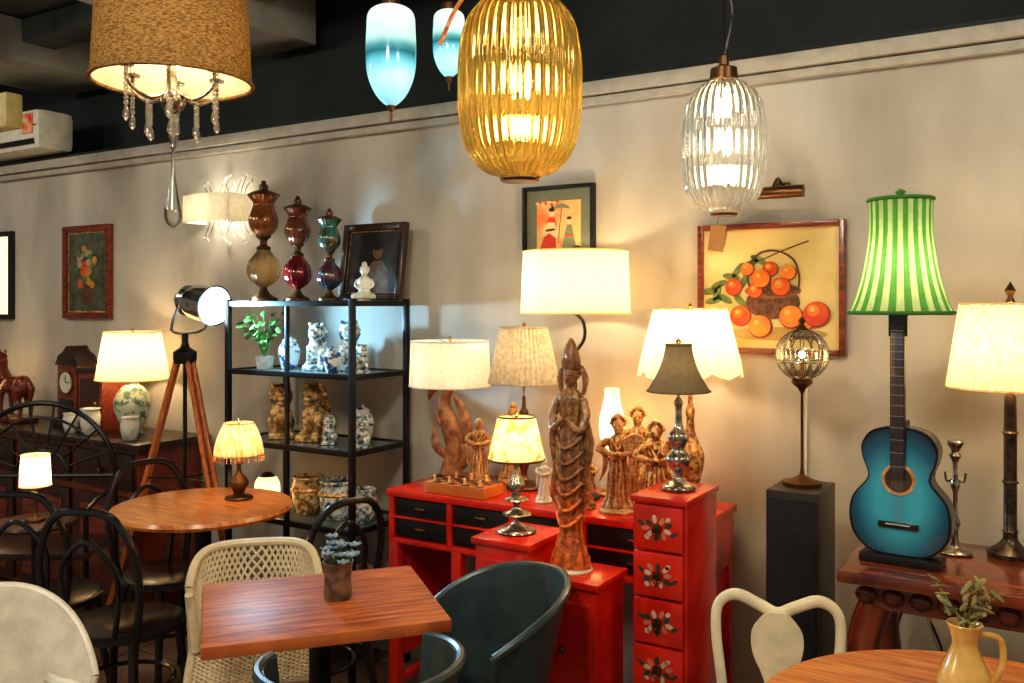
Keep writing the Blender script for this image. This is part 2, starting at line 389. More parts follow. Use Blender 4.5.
for k in range(9): b.disc(-.095+.013*k,.086+.006*math.sin(k*2.1),.006,.005,-.0149,vr if k%2 else oc)
b.disc(.075,-.092,.022,.010,-.0151,dk,.2)
b.finish(l)
mf=M('flower_oil_paint',(.05,.06,.04),.5,c2=(.13,.14,.09),scale=18)
b,l=frame('flower_painting',-4.86,-4.43,1.43,1.95,.035,m_redb,mf,m_gold,.008)
for k in range(44):
    a=random.uniform(0,6.3); r=random.uniform(0,.10)
    b.disc(r*math.cos(a),.03+r*1.3*math.sin(a),.022,.02,-.0145-.0001*k,[pe2,M('petal_y',(.60,.30,.05),.6),M('petal_w',(.45,.36,.25),.6),lf][k%4])
b.disc(0,-.13,.05,.06,-.0145,bk)
b.finish(l)
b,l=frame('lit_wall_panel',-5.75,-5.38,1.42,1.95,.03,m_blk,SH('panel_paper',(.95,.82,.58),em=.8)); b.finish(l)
b=B('wall_sconce')
b.shell(lambda u,v:((u-.5)*.32,-.16-.03*math.sin(pi*u),-.065+.13*v),12,2,.004,m_wht)
b.box((-.16,-.09,0),(.004,.14,.13),m_wht,bev=0); b.box((.16,-.09,0),(.004,.14,.13),m_wht,bev=0)
b.box((0,-.008,0),(.1,.014,.1),m_silver); b.cyl((0,-.01,0),(0,-.1,0),.008,m_silver)
for k in range(9):
    x=-.12+.03*k; s_=random.choice([-1,1])
    for sg2 in (1,-1):
        b.tube([(x,-.03,.05*sg2),(x+.02*s_,-.035,.10*sg2),(x+.05*s_,-.03,(.13+.012*(k%4))*sg2)],[.003,.0025,.001],m_silver,sm=4)
        b.ell((x+.05*s_,-.03,(.13+.012*(k%4))*sg2),(.014,.004,.007),m_porc,rot=(0,k,0),seg=8,n=6)
o=b.finish((-3.49,W-.002,1.97)); light('sconce_bulb','POINT',(0,-.1,0),4,(1,.88,.70),o)
# ---------------------------------------------------------------- étagère
sx0,sx1,sy0,sy1=-3.06,-2.36,2.67,3.01
b=B('metal_shelving_unit'); LV=[.20,.60,.91,1.21,1.50]
for x in(sx0,sx1):
    for yy in(sy0,sy1): b.box((x,yy,.765),(.022,.022,1.53),m_metalblk,bev=.002)
b.box((-2.71,sy0,.75),(.016,.016,1.5),m_metalblk)
m_sg=M('shelf_glass_board',(.14,.18,.18),.12)
for z in LV:
    for yy in(sy0,sy1): b.box(((sx0+sx1)/2,yy,z+.01),(sx1-sx0,.018,.022),m_metalblk,bev=.002)
    for x in(sx0,sx1): b.box((x,(sy0+sy1)/2,z+.01),(.018,sy1-sy0,.022),m_metalblk,bev=.002)
    b.box(((sx0+sx1)/2,(sy0+sy1)/2,z+.012),(sx1-sx0-.02,sy1-sy0-.02,.008),m_sg,bev=0)
b.finish()
def st(z): return z+.0175
def urn(name,x,y,h,glass,gl2):
    b=B(name); k=h/.54
    b.lathe([(0,0),(.062*k,0),(.062*k,.012*k),(.03*k,.03*k),(.018*k,.05*k),(.014*k,.065*k)],m_bronze)
    b.lathe([(.014*k,.06*k),(.055*k,.09*k),(.072*k,.13*k),(.062*k,.18*k),(.035*k,.215*k),(.026*k,.23*k)],gl2,sm=4,rib=(16,.03),seg=64)
    b.lathe([(.03*k,.228*k),(.032*k,.24*k),(.016*k,.25*k),(.016*k,.27*k),(.034*k,.285*k),(.034*k,.292*k),(0,.292*k)],m_bronze)
    b.lathe([(.03*k,.29*k),(.055*k,.32*k),(.064*k,.36*k),(.05*k,.41*k),(.046*k,.435*k),(.066*k,.465*k),(.07*k,.47*k)],glass,sm=4,rib=(16,.03),seg=64)
    b.lathe([(.07*k,.468*k),(.072*k,.474*k),(.045*k,.488*k),(.02*k,.495*k),(.02*k,.515*k),(.01*k,.525*k),(.012*k,.533*k),(0,.54*k)],m_bronze)
    b.finish((x,y,st(1.50)+.0045))
def cg(n,c,c2): return M(n,c,.12,c2=c2,scale=24,coat=1,metal=.25)
am=cg('amber_glass',(.50,.17,.03),(.20,.05,.01)); rd=cg('ruby_glass',(.30,.012,.012),(.10,.005,.01)); tl=cg('teal_glass',(.02,.20,.17),(.10,.05,.02))
urn('glass_urn',-2.985,2.80,.53,am,GL('smoke_glass',(.75,.66,.5),(1,.75,.4),.35)); urn('glass_urn',-2.78,2.80,.45,cg('maroon_glass',(.16,.02,.012),(.30,.11,.03)),rd); urn('glass_urn',-2.59,2.79,.385,tl,cg('blue_red_glass',(.02,.10,.16),(.16,.02,.02)))
b,l=frame('framed_portrait',-.17,.17,0,.33,.03,m_dark,M('portrait_canvas',(.04,.035,.03),.5,c2=(.012,.012,.012),scale=7),m_gold,.004)
b.disc(.02,.05,.028,.038,-.0145,M('portrait_skin',(.20,.11,.055),.6)); b.disc(.02,.075,.032,.025,-.0150,m_blk); b.prism([(-.05,-.13),(-.04,-.04),(0,.005),(.05,.005),(.085,-.04),(.095,-.13)],-.0144,-.0138,M('portrait_robe',(.07,.03,.02),.6,c2=(.16,.11,.07),scale=20))
o=b.finish((-2.50,2.975,st(1.5)+.168)); o.rotation_euler=(math.radians(-8),0,0)

def statue(name,loc,h,mat,rz=0,seated=False,bun=True,fan=False,dm=.003,wide=1,crown=False):
    b=B(name); k=h
    b.lathe([(0,0),(.19*k,0),(.19*k,.03*k),(.15*k,.05*k),(0,.05*k)],mat,seg=20)
    if seated:
        b.ell((0,-.02*k,.16*k),(.25*k,.20*k,.12*k),mat)
        for sx in(-1,1): b.tube([(sx*.08*k,-.02*k,.16*k),(sx*.26*k,-.10*k,.14*k),(sx*.02*k,-.2*k,.12*k)],[.09*k,.08*k,.05*k],mat,sm=4)
        b.lathe([(0,.1*k),(.17*k,.14*k),(.15*k,.35*k),(.18*k,.52*k),(.14*k,.62*k),(.05*k,.68*k),(0,.68*k)],mat,sy=.75,sm=3)
        sz,hz,hr=.58*k,.80*k,.12*k; hands=.30*k
    else:
        b.lathe([(0,.03*k),(.165*k,.05*k),(.13*k,.14*k),(.115*k,.28*k),(.10*k,.42*k),(.075*k,.55*k),(.10*k,.68*k),(.105*k,.735*k),(.045*k,.79*k),(0,.80*k)],mat,sy=.72,sm=4,rib=(11,.09),seg=88)
        b.tube([(.082*k*math.cos(a),.06*k*math.sin(a),.555*k) for a in [2*pi*j/20 for j in range(20)]],.014*k,mat,closed=True)
        b.tube([(.02*k,-.065*k,.55*k),(.035*k,-.09*k,.42*k),(.01*k,-.105*k,.28*k),(.03*k,-.12*k,.12*k)],[.016*k,.02*k,.016*k,.02*k],mat,sm=4,flat=.5)
        for s_ in(-1,1): b.tube([(s_*.07*k,-.05*k,.76*k),(s_*.0*k,-.085*k,.64*k),(-s_*.03*k,-.07*k,.57*k)],.012*k,mat,sm=3)
        sz,hz,hr=.73*k,.87*k,.066*k; hands=.60*k
    b.cyl((0,0,sz),(0,0,hz),.04*k,mat)
    b.ell((0,-.005*k,hz),(hr*.85,hr*.95,hr*1.2),mat)
    b.ell((0,-hr*.95,hz-hr*.1),(hr*.15,hr*.22,hr*.28),mat,seg=8,n=6); b.ell((0,-hr*.88,hz-hr*.55),(hr*.28,hr*.12,hr*.1),mat,seg=8,n=6)
    for sx in(-1,1):
        b.ell((sx*hr*.85,0,hz),(hr*.15,hr*.2,hr*.38),mat,seg=8,n=6); b.ell((sx*hr*.38,-hr*.85,hz+hr*.35),(hr*.26,hr*.1,hr*.08),mat,seg=8,n=6)
    if bun: b.ell((0,.02*k,hz+hr*1.4),(hr*.6,hr*.6,hr*.75),mat); b.ell((0,hr*.35,hz+hr*.35),(hr*1.1,hr*.9,hr*.98),mat)
    if crown:
        for i in range(7):
            a=pi*(i/6); b.ell((hr*1.15*math.cos(a),hr*.1,hz+hr*.55+hr*1.1*math.sin(a)),hr*.34,mat,seg=8,n=6)
    aw=.1*k if not seated else .17*k
    for sx in(-1,1):
        b.tube([(sx*aw,0,sz),(sx*(aw+.055*k)*wide,-.02*k,(sz+hands)/2-.02*k),(sx*.03*k,-.12*k,hands)],[.042*k,.045*k,.022*k],mat,sm=4)
        if not seated:
            b.tube([(sx*(aw+.045*k),-.03*k,(sz+hands)/2-.02*k),(sx*.13*k,-.07*k,hands-.12*k),(sx*.15*k*wide,-.06*k,hands-.28*k)],[.035*k,.03*k,.012*k],mat,sm=4,flat=.6)
        b.ell((sx*.015*k,-.13*k,hands+.01*k),.024*k,mat,seg=10,n=6)
    if fan:
        b.lathe([(0,0),(.12*k,0),(.12*k,.014*k),(0,.014*k)],mat,c=(.17*k,-.08*k,hands+.1*k),T=Matrix.Rotation(pi/2,4,'X'))
    return b.finish(loc,rz,remesh=max(.0018,h*.0075),disp=(dm,.009))
def lion(name,loc,h,mat,rz=0):
    b=B(name);k=h
    b.box((0,0,.05*k),(.42*k,.62*k,.1*k),mat,bev=.01*k)
    b.ell((0,.10*k,.33*k),(.17*k,.24*k,.19*k),mat,rot=(-.7,0,0)); b.ell((0,-.05*k,.45*k),(.16*k,.16*k,.2*k),mat)
    for s_ in(-1,1):
        b.tube([(s_*.11*k,-.1*k,.45*k),(s_*.12*k,-.16*k,.28*k),(s_*.12*k,-.17*k,.12*k)],[.08*k,.055*k,.05*k],mat,sm=3)
        b.ell((s_*.12*k,-.21*k,.125*k),(.06*k,.08*k,.04*k),mat,seg=10,n=6)
        b.ell((s_*.15*k,.14*k,.22*k),(.09*k,.16*k,.13*k),mat); b.ell((s_*.16*k,.02*k,.125*k),(.05*k,.1*k,.04*k),mat)
        b.ell((s_*.12*k,-.08*k,.87*k),(.045*k,.03*k,.06*k),mat,rot=(0,s_*.5,0),seg=8,n=6)
        b.ell((s_*.065*k,-.24*k,.78*k),.03*k,mat,seg=8,n=6)
    b.ell((0,-.10*k,.72*k),(.155*k,.16*k,.16*k),mat); b.ell((0,-.25*k,.68*k),(.10*k,.08*k,.045*k),mat); b.ell((0,-.23*k,.60*k),(.08*k,.07*k,.03*k),mat)
    for i in range(14):
        a=pi*2*i/14; b.ell((.16*k*math.sin(a),.0,.70*k+.17*k*math.cos(a)),(.05*k,.06*k,.05*k),mat,seg=8,n=6)
    b.tube([(0,.28*k,.2*k),(0,.36*k,.38*k),(0,.26*k,.58*k),(0,.32*k,.68*k)],[.05*k,.06*k,.07*k,.02*k],mat,sm=4)
    return b.finish(loc,rz,remesh=max(.002,h*.012),disp=(.002,.01))
def jar(name,loc,r,h,mat,mat2=None,lid=False):
    b=B(name)
    pr=[(0,0),(r*.62,0),(r*.7,h*.04),(r*.92,h*.35),(r,h*.62),(r*.80,h*.82),(r*.6,h*.88),(r*.66,h*.93),(r*.6,h*.93),(r*.5,h*.86),(0,h*.84)] if lid else [(0,0),(r*.62,0),(r*.7,h*.04),(r*.92,h*.35),(r,h*.68),(r*.86,h*.88),(r*.9,h*.93),(r*.98,h*.97),(r*.95,h),(r*.82,h),(r*.8,h*.9),(0,h*.85)]
    b.lathe(pr,mat,seg=36)
    if lid: b.lathe([(r*.68,h*.92),(r*.6,h*.98),(r*.3,h*1.04),(r*.12,h*1.06),(r*.16,h*1.11),(0,h*1.15)],mat,seg=30)
    if mat2: b.lathe([(r*1.0,h*.62),(r*1.05,h*.66),(r*1.0,h*.72)],mat2,seg=36)
    return b.finish(loc)
statue('porcelain_buddha_figurine',(-2.41,2.80,st(1.5)),.155,m_porc,.5,seated=True,dm=.001)
z=st(1.21)
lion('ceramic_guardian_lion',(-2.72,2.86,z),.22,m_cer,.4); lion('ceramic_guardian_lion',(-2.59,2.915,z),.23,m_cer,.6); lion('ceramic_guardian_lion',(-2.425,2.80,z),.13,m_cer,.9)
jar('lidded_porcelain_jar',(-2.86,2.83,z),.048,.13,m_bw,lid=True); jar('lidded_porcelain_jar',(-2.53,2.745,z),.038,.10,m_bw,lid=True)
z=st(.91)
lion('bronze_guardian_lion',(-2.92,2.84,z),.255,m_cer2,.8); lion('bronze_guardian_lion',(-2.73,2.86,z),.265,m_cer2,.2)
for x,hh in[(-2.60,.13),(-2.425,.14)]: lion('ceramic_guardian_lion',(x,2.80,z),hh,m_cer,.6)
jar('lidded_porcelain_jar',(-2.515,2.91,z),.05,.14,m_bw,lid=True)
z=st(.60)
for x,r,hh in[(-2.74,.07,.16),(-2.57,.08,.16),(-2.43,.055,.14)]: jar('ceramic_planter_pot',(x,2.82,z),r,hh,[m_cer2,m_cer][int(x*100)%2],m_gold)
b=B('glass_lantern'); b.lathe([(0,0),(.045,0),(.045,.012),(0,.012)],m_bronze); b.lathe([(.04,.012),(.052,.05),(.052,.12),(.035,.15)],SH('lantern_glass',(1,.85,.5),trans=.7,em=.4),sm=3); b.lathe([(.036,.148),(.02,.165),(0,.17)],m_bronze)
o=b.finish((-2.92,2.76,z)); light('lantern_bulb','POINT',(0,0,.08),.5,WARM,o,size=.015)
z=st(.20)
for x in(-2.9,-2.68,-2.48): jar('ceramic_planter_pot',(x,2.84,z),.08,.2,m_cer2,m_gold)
def plant(name,loc,h,n,leafr,pot=True,mat=None):
    b=B(name); mat=mat or m_green; z0=0
    if pot: b.lathe([(0,0),(.035,0),(.045,.05),(.05,.055),(.04,.055),(.036,.045),(0,.045)],m_porc); z0=.04
    for i in range(n):
        a=random.uniform(0,2*pi); rr=random.uniform(.02,.10)*h/.2; hh=z0+random.uniform(.4,1)*(h-z0)
        p=Vector((rr*math.cos(a),rr*math.sin(a),hh))
        b.tube([(0,0,z0),(p.x*.4,p.y*.4,z0+(hh-z0)*.6),p],[.0018,.0014,.001],mat,seg=5,sm=3)
        for j in range(3):
            q=p*(.6+.2*j); q.z=z0+(hh-z0)*(.6+.2*j)
            b.ell(q+Vector((random.uniform(-1,1),random.uniform(-1,1),random.uniform(-.5,.5)))*.012,(leafr,leafr*.55,leafr*.12),mat,rot=(random.uniform(-.8,.8),random.uniform(-.8,.8),a),seg=8,n=6)
    return b.finish(loc)
plant('potted_plant',(-2.965,2.79,st(1.21)),.25,22,.02)
# ---------------------------------------------------------------- tripod lamp
b=B('tripod_spotlight')
ap=Vector((0,0,1.28))
for d,L in[((-.88,-.45),.40),((1,-.08),.44),((-.1,1),.36)]:
    v=Vector((d[0],d[1],0)).normalized()
    f=v*L
    s_=Vector((-v.y,v.x,0))*.012
    for q in(-1,1):
        b.tube([ap+v*.03+s_*q,ap*.5+f*.5+s_*q*1.5],.011,m_tri,seg=6)
    b.tube([Vector((0,0,.62))+f*.52,f+Vector((0,0,.012))],.012,m_tri,seg=6)
    b.box(ap*.5+f*.5,(.05,.05,.04),m_blk)
    b.ell(f+Vector((0,0,.012)),.014,m_blk,seg=8,n=6)
    b.tube([Vector((0,0,.75)),Vector((0,0,.75))+f*.42],.004,m_metalblk,seg=6)
b.lathe([(0,0),(.045,0),(.05,.02),(.05,.05),(.02,.07),(.014,.09),(.014,.13),(0,.13)],m_metalblk,c=(0,0,1.25))
b.cyl((0,0,.73),(0,0,1.26),.009,m_metalblk)
dirv=Vector((.96,-.04,-.12)).normalized(); hc=Vector((.06,.02,1.515))
side=dirv.cross(Vector((0,0,1))).normalized()
b.tube([(0,0,1.38),Vector((0.02,0,1.40))+side*.085,hc+side*.09],.006,m_chrome,sm=3); b.tube([(0,0,1.38),Vector((0.02,0,1.40))-side*.085,hc-side*.09],.006,m_chrome,sm=3)
T=dirv.to_track_quat('Z','Y').to_matrix().to_4x4()
b.lathe([(0,-.12),(.04,-.115),(.055,-.09),(.06,-.05),(.078,0),(.082,.07),(.086,.10),(.088,.115),(.080,.115),(.076,.09),(.05,.0),(0,-.03)],m_chrome,c=hc,T=T,seg=36)
for q in(-.07,-.055,-.04): b.lathe([(.058,q),(.068,q+.003),(.06,q+.006)],m_chrome,c=hc,T=T)
b.lathe([(0,.10),(.079,.10),(.079,.112),(.05,.126),(0,.134)],EM('led_lens',(.82,.93,1),16),c=hc,T=T)
o=b.finish((-3.258,2.604,0))
sp=light('tripod_spot_beam','SPOT',hc+dirv*.15,85,(.36,.72,1),o,size=.05,rot=Vector((.90,.26,-.12)).to_track_quat('-Z','Y').to_euler(),spot=math.radians(125),blend=.8)
sp.data.specular_factor=.1
# ---------------------------------------------------------------- lamps
LP=1.05
def lamp(name,x,y,z,base,bm,shd,sm_,pleat=None,P=4,col=WARM,sx=1,bell=0,sbase=4,scallop=0,trimm=None,lz=None,rz=0,extra=None,ribb=None,harp=True,loff=(0,0)):
    b=B(name); rt,rb,zt,zb=shd; zt-=z; zb-=z
    if base: b.lathe(base,bm,sm=sbase,rib=ribb,seg=40)
    ztop=base[-1][1] if base else 0
    ox,oy=loff
    if harp: b.cyl((ox,oy,ztop-.01 if base else .02),(ox,oy,zt-.005),.004,m_brass)
    n=8; prof=[]
    for i in range(n+1):
        t=i/n; r=rt+(rb-rt)*(t-bell*math.sin(pi*t)*.9)
        prof.append((r,zt+(zb-zt)*t))
    seg=160 if pleat else 48
    if pleat and pleat[0]>30: seg=320
    zf=None
    if scallop: zf=lambda th,zz:(-scallop*abs(math.sin(4*th)) if zz<zb+.002 else 0)
    b.lathe(prof,sm_,c=(ox,oy,0),seg=seg,rib=pleat,sx=sx,zfn=zf)
    tm=trimm or sm_
    for(r,zz)in((rt,zt),(rb,zb)):
        if scallop and zz==zb: continue
        b.tube([(ox+r*sx*math.cos(a),oy+r*math.sin(a),zz) for a in [2*pi*i/40 for i in range(40)]],.003,tm,closed=True,seg=6)
    for i in range(3):
        a=2*pi*i/3+.4; b.cyl((ox,oy,zt-.006),(ox+rt*sx*math.cos(a)*.99,oy+rt*math.sin(a)*.99,zt-.002),.0018,m_brass,seg=6)
    b.lathe([(0,0),(.006,.002),(.005,.008),(.009,.014),(0,.024)],m_brass,c=(ox,oy,zt-.004))
    if extra: extra(b)
    o=b.finish((x,y,z),rz)
    if P: light(name+'_bulb','POINT',(ox,oy,(zt+zb)/2 if lz is None else lz-z),P*LP,col,o)
    return o
b=B('antique_sideboard')
b.box((0,0,.845),(2.5,.42,.03),m_dark); b.box((0,.01,.45),(2.4,.36,.78),m_redb)
for i in range(5):
    x=-1.0+i*.49
    b.box((x,-.18,.72),(.44,.02,.17),m_dark); b.box((x,-.18,.34),(.44,.02,.52),m_dark); b.box((x,-.192,.34),(.34,.01,.42),m_redb)
    b.ell((x,-.2,.72),.014,m_brass); b.ell((x+.17,-.2,.36),.012,m_brass)
for x in(-1.15,1.15): 
    for yy in(-.15,.15): b.cyl((x,yy,0),(x,yy,.08),.02,m_dark,.03)
b.finish((-4.87,2.84,0))
ts=.8605
lamp('table_lamp',-3.96,2.85,ts,[(0,0),(.05,0),(.052,.012),(.045,.02),(.075,.09),(.09,.16),(.06,.225),(.03,.25),(.028,.27),(.0,.275)],M('painted_porcelain',(.62,.66,.52),.25,c2=(.12,.22,.14),scale=26,lo=.48,hi=.6,coat=.4),(.135,.175,1.37,1.135),m_shW,P=4.8)
b=B('mantel_clock')
b.box((0,0,.02),(.22,.14,.04),m_dark); b.box((0,0,.19),(.17,.11,.30),m_redb)
b.prism([(-.10,.33),(.10,.33),(.07,.38),(.03,.40),(0,.43),(-.03,.40),(-.07,.38)],-.06,.06,m_dark)
b.lathe([(0,0),(.055,0),(.055,.006),(0,.006)],m_porc,c=(0,-.056,.24),T=Matrix.Rotation(pi/2,4,'X')); b.lathe([(.055,0),(.062,0),(.062,.01),(.055,.01)],m_brass,c=(0,-.056,.24),T=Matrix.Rotation(pi/2,4,'X'))
b.box((0,-.064,.26),(.004,.002,.04),m_blk,bev=0); b.box((.012,-.064,.24),(.03,.002,.004),m_blk,bev=0); b.box((0,-.057,.10),(.11,.004,.10),M('clock_glass',(.03,.03,.03),.1))
b.finish((-4.44,2.86,ts))
b=B('wooden_wall_cabinet'); b.box((0,0,.15),(.20,.2,.30),m_redb); b.box((0,-.1,.15),(.15,.01,.24),m_dark); b.ell((.06,-.11,.15),.008,m_brass); b.box((0,0,.31),(.23,.22,.02),m_dark); b.finish((-4.22,2.89,ts))
b=B('bronze_horse_statue')
b.box((0,0,.015),(.28,.12,.03),m_redb)
b.ell((0,0,.20),(.11,.05,.055),m_redb); b.ell((.08,0,.20),(.05,.048,.06),m_redb)
b.tube([(-.09,0,.22),(-.13,0,.28),(-.12,0,.34)],[.045,.035,.03],m_redb,sm=4); b.tube([(-.12,0,.36),(-.15,0,.34),(-.18,0,.30)],[.03,.024,.016],m_redb,sm=4)
for s_ in(-1,1):
    b.tube([(-.08,s_*.03,.18),(-.085,s_*.03,.10),(-.08,s_*.03,.03)],[.026,.013,.012],m_redb,sm=3); b.tube([(.09,s_*.03,.19),(.075,s_*.03,.12),(.11,s_*.03,.09),(.10,s_*.03,.03)],[.035,.02,.013,.012],m_redb,sm=3)
    b.ell((-.115,s_*.015,.385),(.006,.006,.016),m_redb,seg=8,n=6)
b.tube([(.12,0,.23),(.16,0,.19),(.15,0,.10)],[.015,.018,.005],m_redb,sm=4)
b.finish((-4.95,2.82,ts),remesh=.005)
for x,yy,r,hh in[(-4.14,2.74,.05,.13),(-4.27,2.72,.04,.10),(-3.80,2.72,.045,.11)]: jar('porcelain_jar',(x,yy,ts),r,hh,m_porc)
lamp('small_parchment_lamp',-5.30,2.80,ts,[(0,0),(.05,0),(.05,.01),(.012,.03),(.03,.09),(.01,.14)],m_bronze,(.06,.10,ts+.33,ts+.17),m_shW,P=2)
mb_bird=M('driftwood_carving',(.50,.22,.08),.5,c2=(.20,.07,.03),scale=30)
def bird(b):
    for pts,r in [([(0,0,.02),(.02,0,.12),(.0,0,.22),(-.03,0,.30),(.0,0,.36)],[.05,.035,.038,.028,.018]),([(.0,0,.36),(-.04,0,.385),(-.085,0,.35),(-.10,0,.31)],[.02,.028,.02,.004]),([(.02,0,.14),(.065,.01,.2),(.055,.01,.27),(.02,0,.33)],[.025,.028,.02,.008]),([(.03,0,.05),(.075,0,.10),(.05,0,.15)],[.02,.02,.012]),([(-.01,0,.1),(-.06,-.01,.14),(-.07,0,.22)],[.02,.018,.005]),([(.0,0,.2),(-.05,-.01,.24),(-.05,0,.28)],[.015,.012,.004])]:
        b.tube(pts,r,mb_bird,sm=5,seg=10,flat=.7)
    b.lathe([(0,0),(.075,0),(.07,.02),(.04,.032),(0,.034)],m_dark,sy=.8)
lamp('carved_bird_table_lamp',-2.0,2.82,.826,None,None,(.150,.156,1.365,1.195),m_wht,P=1.2,col=WARM2,extra=bird)
lamp('pleated_table_lamp',-1.70,2.87,.826,[(0,0),(.06,0),(.062,.012),(.02,.03),(.012,.06),(.025,.1),(.03,.14),(.012,.18),(.01,.26),(.018,.28),(.008,.30),(.006,.34)],m_bronze,(.085,.130,1.42,1.215),m_shP,pleat=(40,.04),P=1.1)
def hook(b):
    b.tube([(0,0,.02),(0,0,.4),(.0,0,.50),(.035,0,.56),(.03,0,.62),(-.01,0,.66),(-.02,0,.72)],.006,m_metalblk,sm=5)
lamp('drum_shade_lamp',-1.46,2.82,.826,[(0,0),(.08,0),(.08,.012),(.02,.02),(.008,.04)],m_metalblk,(.185,.193,1.69,1.475),m_shW,P=5,extra=hook,harp=False,lz=1.58)
lamp('scalloped_shade_lamp',-1.03,2.80,.826,[(0,0),(.055,0),(.058,.012),(.03,.03),(.02,.07),(.035,.12),(.045,.19),(.02,.25),(.012,.30),(.016,.33),(.008,.36),(.006,.42)],m_gold,(.115,.165,1.49,1.29),m_shW,pleat=(12,.04),P=4.6,scallop=.02)
lamp('bell_shade_table_lamp',-.925,2.42,.981,[(0,0),(.045,0),(.047,.012),(.025,.022),(.012,.04),(.03,.07),(.036,.09),(.018,.115),(.03,.15),(.012,.18),(.01,.23),(.014,.245),(.006,.26)],m_silver,(.036,.088,1.39,1.26),m_grey,bell=.2,P=.6,rz=0)
lamp('porcelain_table_lamp',-1.43,2.37,.806,[(0,0),(.055,0),(.057,.01),(.02,.022),(.012,.045),(.045,.055),(.015,.07),(.012,.09),(.038,.10),(.014,.112),(.026,.14),(.02,.16),(.01,.185),(.006,.21)],m_silver,(.058,.088,1.16,1.03),SH('tan_print_shade',(.98,.84,.52),(.66,.40,.16),trans=.5,scale=30,lo=.5,hi=.6),P=1.3,trimm=m_bronze)
b=B('glass_hurricane_lamp'); b.lathe([(0,0),(.04,0),(.04,.012),(.012,.03),(.012,.12),(.035,.14),(.02,.15)],m_gold,sm=3)
b.lathe([(.02,.15),(.04,.2),(.045,.26),(.03,.33),(.025,.38)],SH('opal_glass',(1,.82,.48),em=.7),sm=4); o=b.finish((-1.37,2.93,.826)); light('hurricane_bulb','POINT',(0,0,.26),2.8,WARM,o)
# ---------------------------------------------------------------- red writing desk
b=B('red_writing_desk'); x0,x1,yf,yb,zt=-2.12,-.955,2.60,3.02,.825
cx=(x0+x1)/2;w=x1-x0;cy=(yf+yb)/2;dp=yb-yf
b.box((cx,cy,zt-.0125),(w+.02,dp+.01,.025),m_red)
b.box((cx,cy,zt-.185),(w,dp,.02),m_red); b.box((cx,yb-.01,zt-.10),(w,.02,.16),m_red)
xs=[x0+.01,x0+.27,x0+.53,x0+.80,x1-.01]
for x in xs: b.box((x,cy,zt-.10),(.022,dp,.17),m_red)
for i in range(4):
    a,c=xs[i]+.013,xs[i+1]-.013
    for j in range(2):
        zz=zt-.062-j*.074
        b.box(((a+c)/2,yf+.02,zz),(c-a,.02,.064),m_blk); b.box(((a+c)/2,yf+.005,zz),(.045,.006,.008),m_brass)
    b.box(((a+c)/2,yf+.012,zt-.099),(c-a,.022,.008),m_red)
for x in(x0+.02,x1-.02,x0+.30,x1-.30):
    for yy in(yf+.02,yb-.03): b.box((x,yy,(zt-.19)/2),(.04,.04,zt-.19),m_red)
for x in(x0+.02,x1-.02): b.box((x,cy,.12),(.03,dp-.06,.03),m_red); b.box((x,cy,.42),(.015,dp-.06,.44),m_red)
b.box((cx,yb-.04,.12),(w-.06,.03,.03),m_red)
b.finish()
b=B('red_drawer_cabinet'); x0,x1,yf,yb,zt=-1.012,-.852,2.29,2.545,.98
cx=(x0+x1)/2;w=x1-x0;cy=(yf+yb)/2;dp=yb-yf
b.box((cx,cy+.005,zt/2),(w-.006,dp-.012,zt-.02),m_red); b.box((cx,cy,zt-.009),(w+.006,dp+.006,.018),m_red); b.box((cx,cy,.03),(w+.004,dp,.06),m_red)
n=7;H=(zt-.018-.07)/n
pt=M('petal_paint',(.72,.55,.36),.5); pt2=M('petal_dark_paint',(.03,.07,.05),.5); pt3=M('petal_pink_paint',(.70,.22,.14),.5)
for i in range(n):
    zc=.07+H*(i+.5)
    b.box((cx,yf+.0,zc),(w-.018,.018,H-.008),m_red,bev=.004)
    for k in range(9):
        a=2*pi*k/9+i; r=.026+.004*(k%2)
        b.disc(cx+r*math.cos(a)*1.15,zc+r*.85*math.sin(a),.0115,.0065,yf-.0098-.0002*(k%3),[pt,pt2,pt3][k%3],rot=a)
    for s_ in(-1,1): b.disc(cx+s_*.047,zc-.012*s_,.012,.005,yf-.0098,pt2,rot=.6*s_); b.disc(cx+s_*.03,zc+.026*s_,.008,.006,yf-.0098,pt,rot=.6*s_)
    b.lathe([(0,0),(.013,0),(.013,.004),(0,.006)],m_bronze,c=(cx,yf-.009,zc),T=Matrix.Rotation(pi/2,4,'X'))
    b.tube([(cx+.012*math.cos(a),yf-.017,zc-.008+.012*math.sin(a)) for a in [2*pi*q/16 for q in range(16)]],.002,m_bronze,closed=True,seg=6)
b.finish()
def redbox(name,x0,x1,y0,y1,z,drawers=2):
    b=B(name); cx,cy=(x0+x1)/2,(y0+y1)/2
    b.box((cx,cy,z-.01),(x1-x0,y1-y0,.02),m_red)
    b.box((cx,cy,(z-.02)/2+.05),(x1-x0-.02,y1-y0-.02,z-.12),m_red)
    for i in range(drawers):
        h=(z-.16)/drawers; zc=.11+h*(i+.5); b.box((cx,y0+.006,zc),(x1-x0-.05,.014,h-.02),m_red); b.ell((cx,y0-.006,zc),.01,m_bronze)
    for sx in(x0+.025,x1-.025):
        for sy in(y0+.025,y1-.025): b.box((sx,sy,.045),(.03,.03,.09),m_redd)
    return b.finish()
redbox('red_bedside_cabinet',-1.52,-1.315,2.25,2.49,.805,3)
redbox('red_side_table',-1.30,-1.08,2.22,2.42,.735,2)
b=B('carved_maiden_statue'); mm=ZG('carved_maiden_wood',[(0,(.82,.20,.03)),(.28,(.76,.18,.03)),(.40,(.38,.15,.05)),(.65,(.46,.25,.11)),(1,(.32,.14,.055))],0,.66,.35,40,.45,pts=(.45,.54),coat=.35)
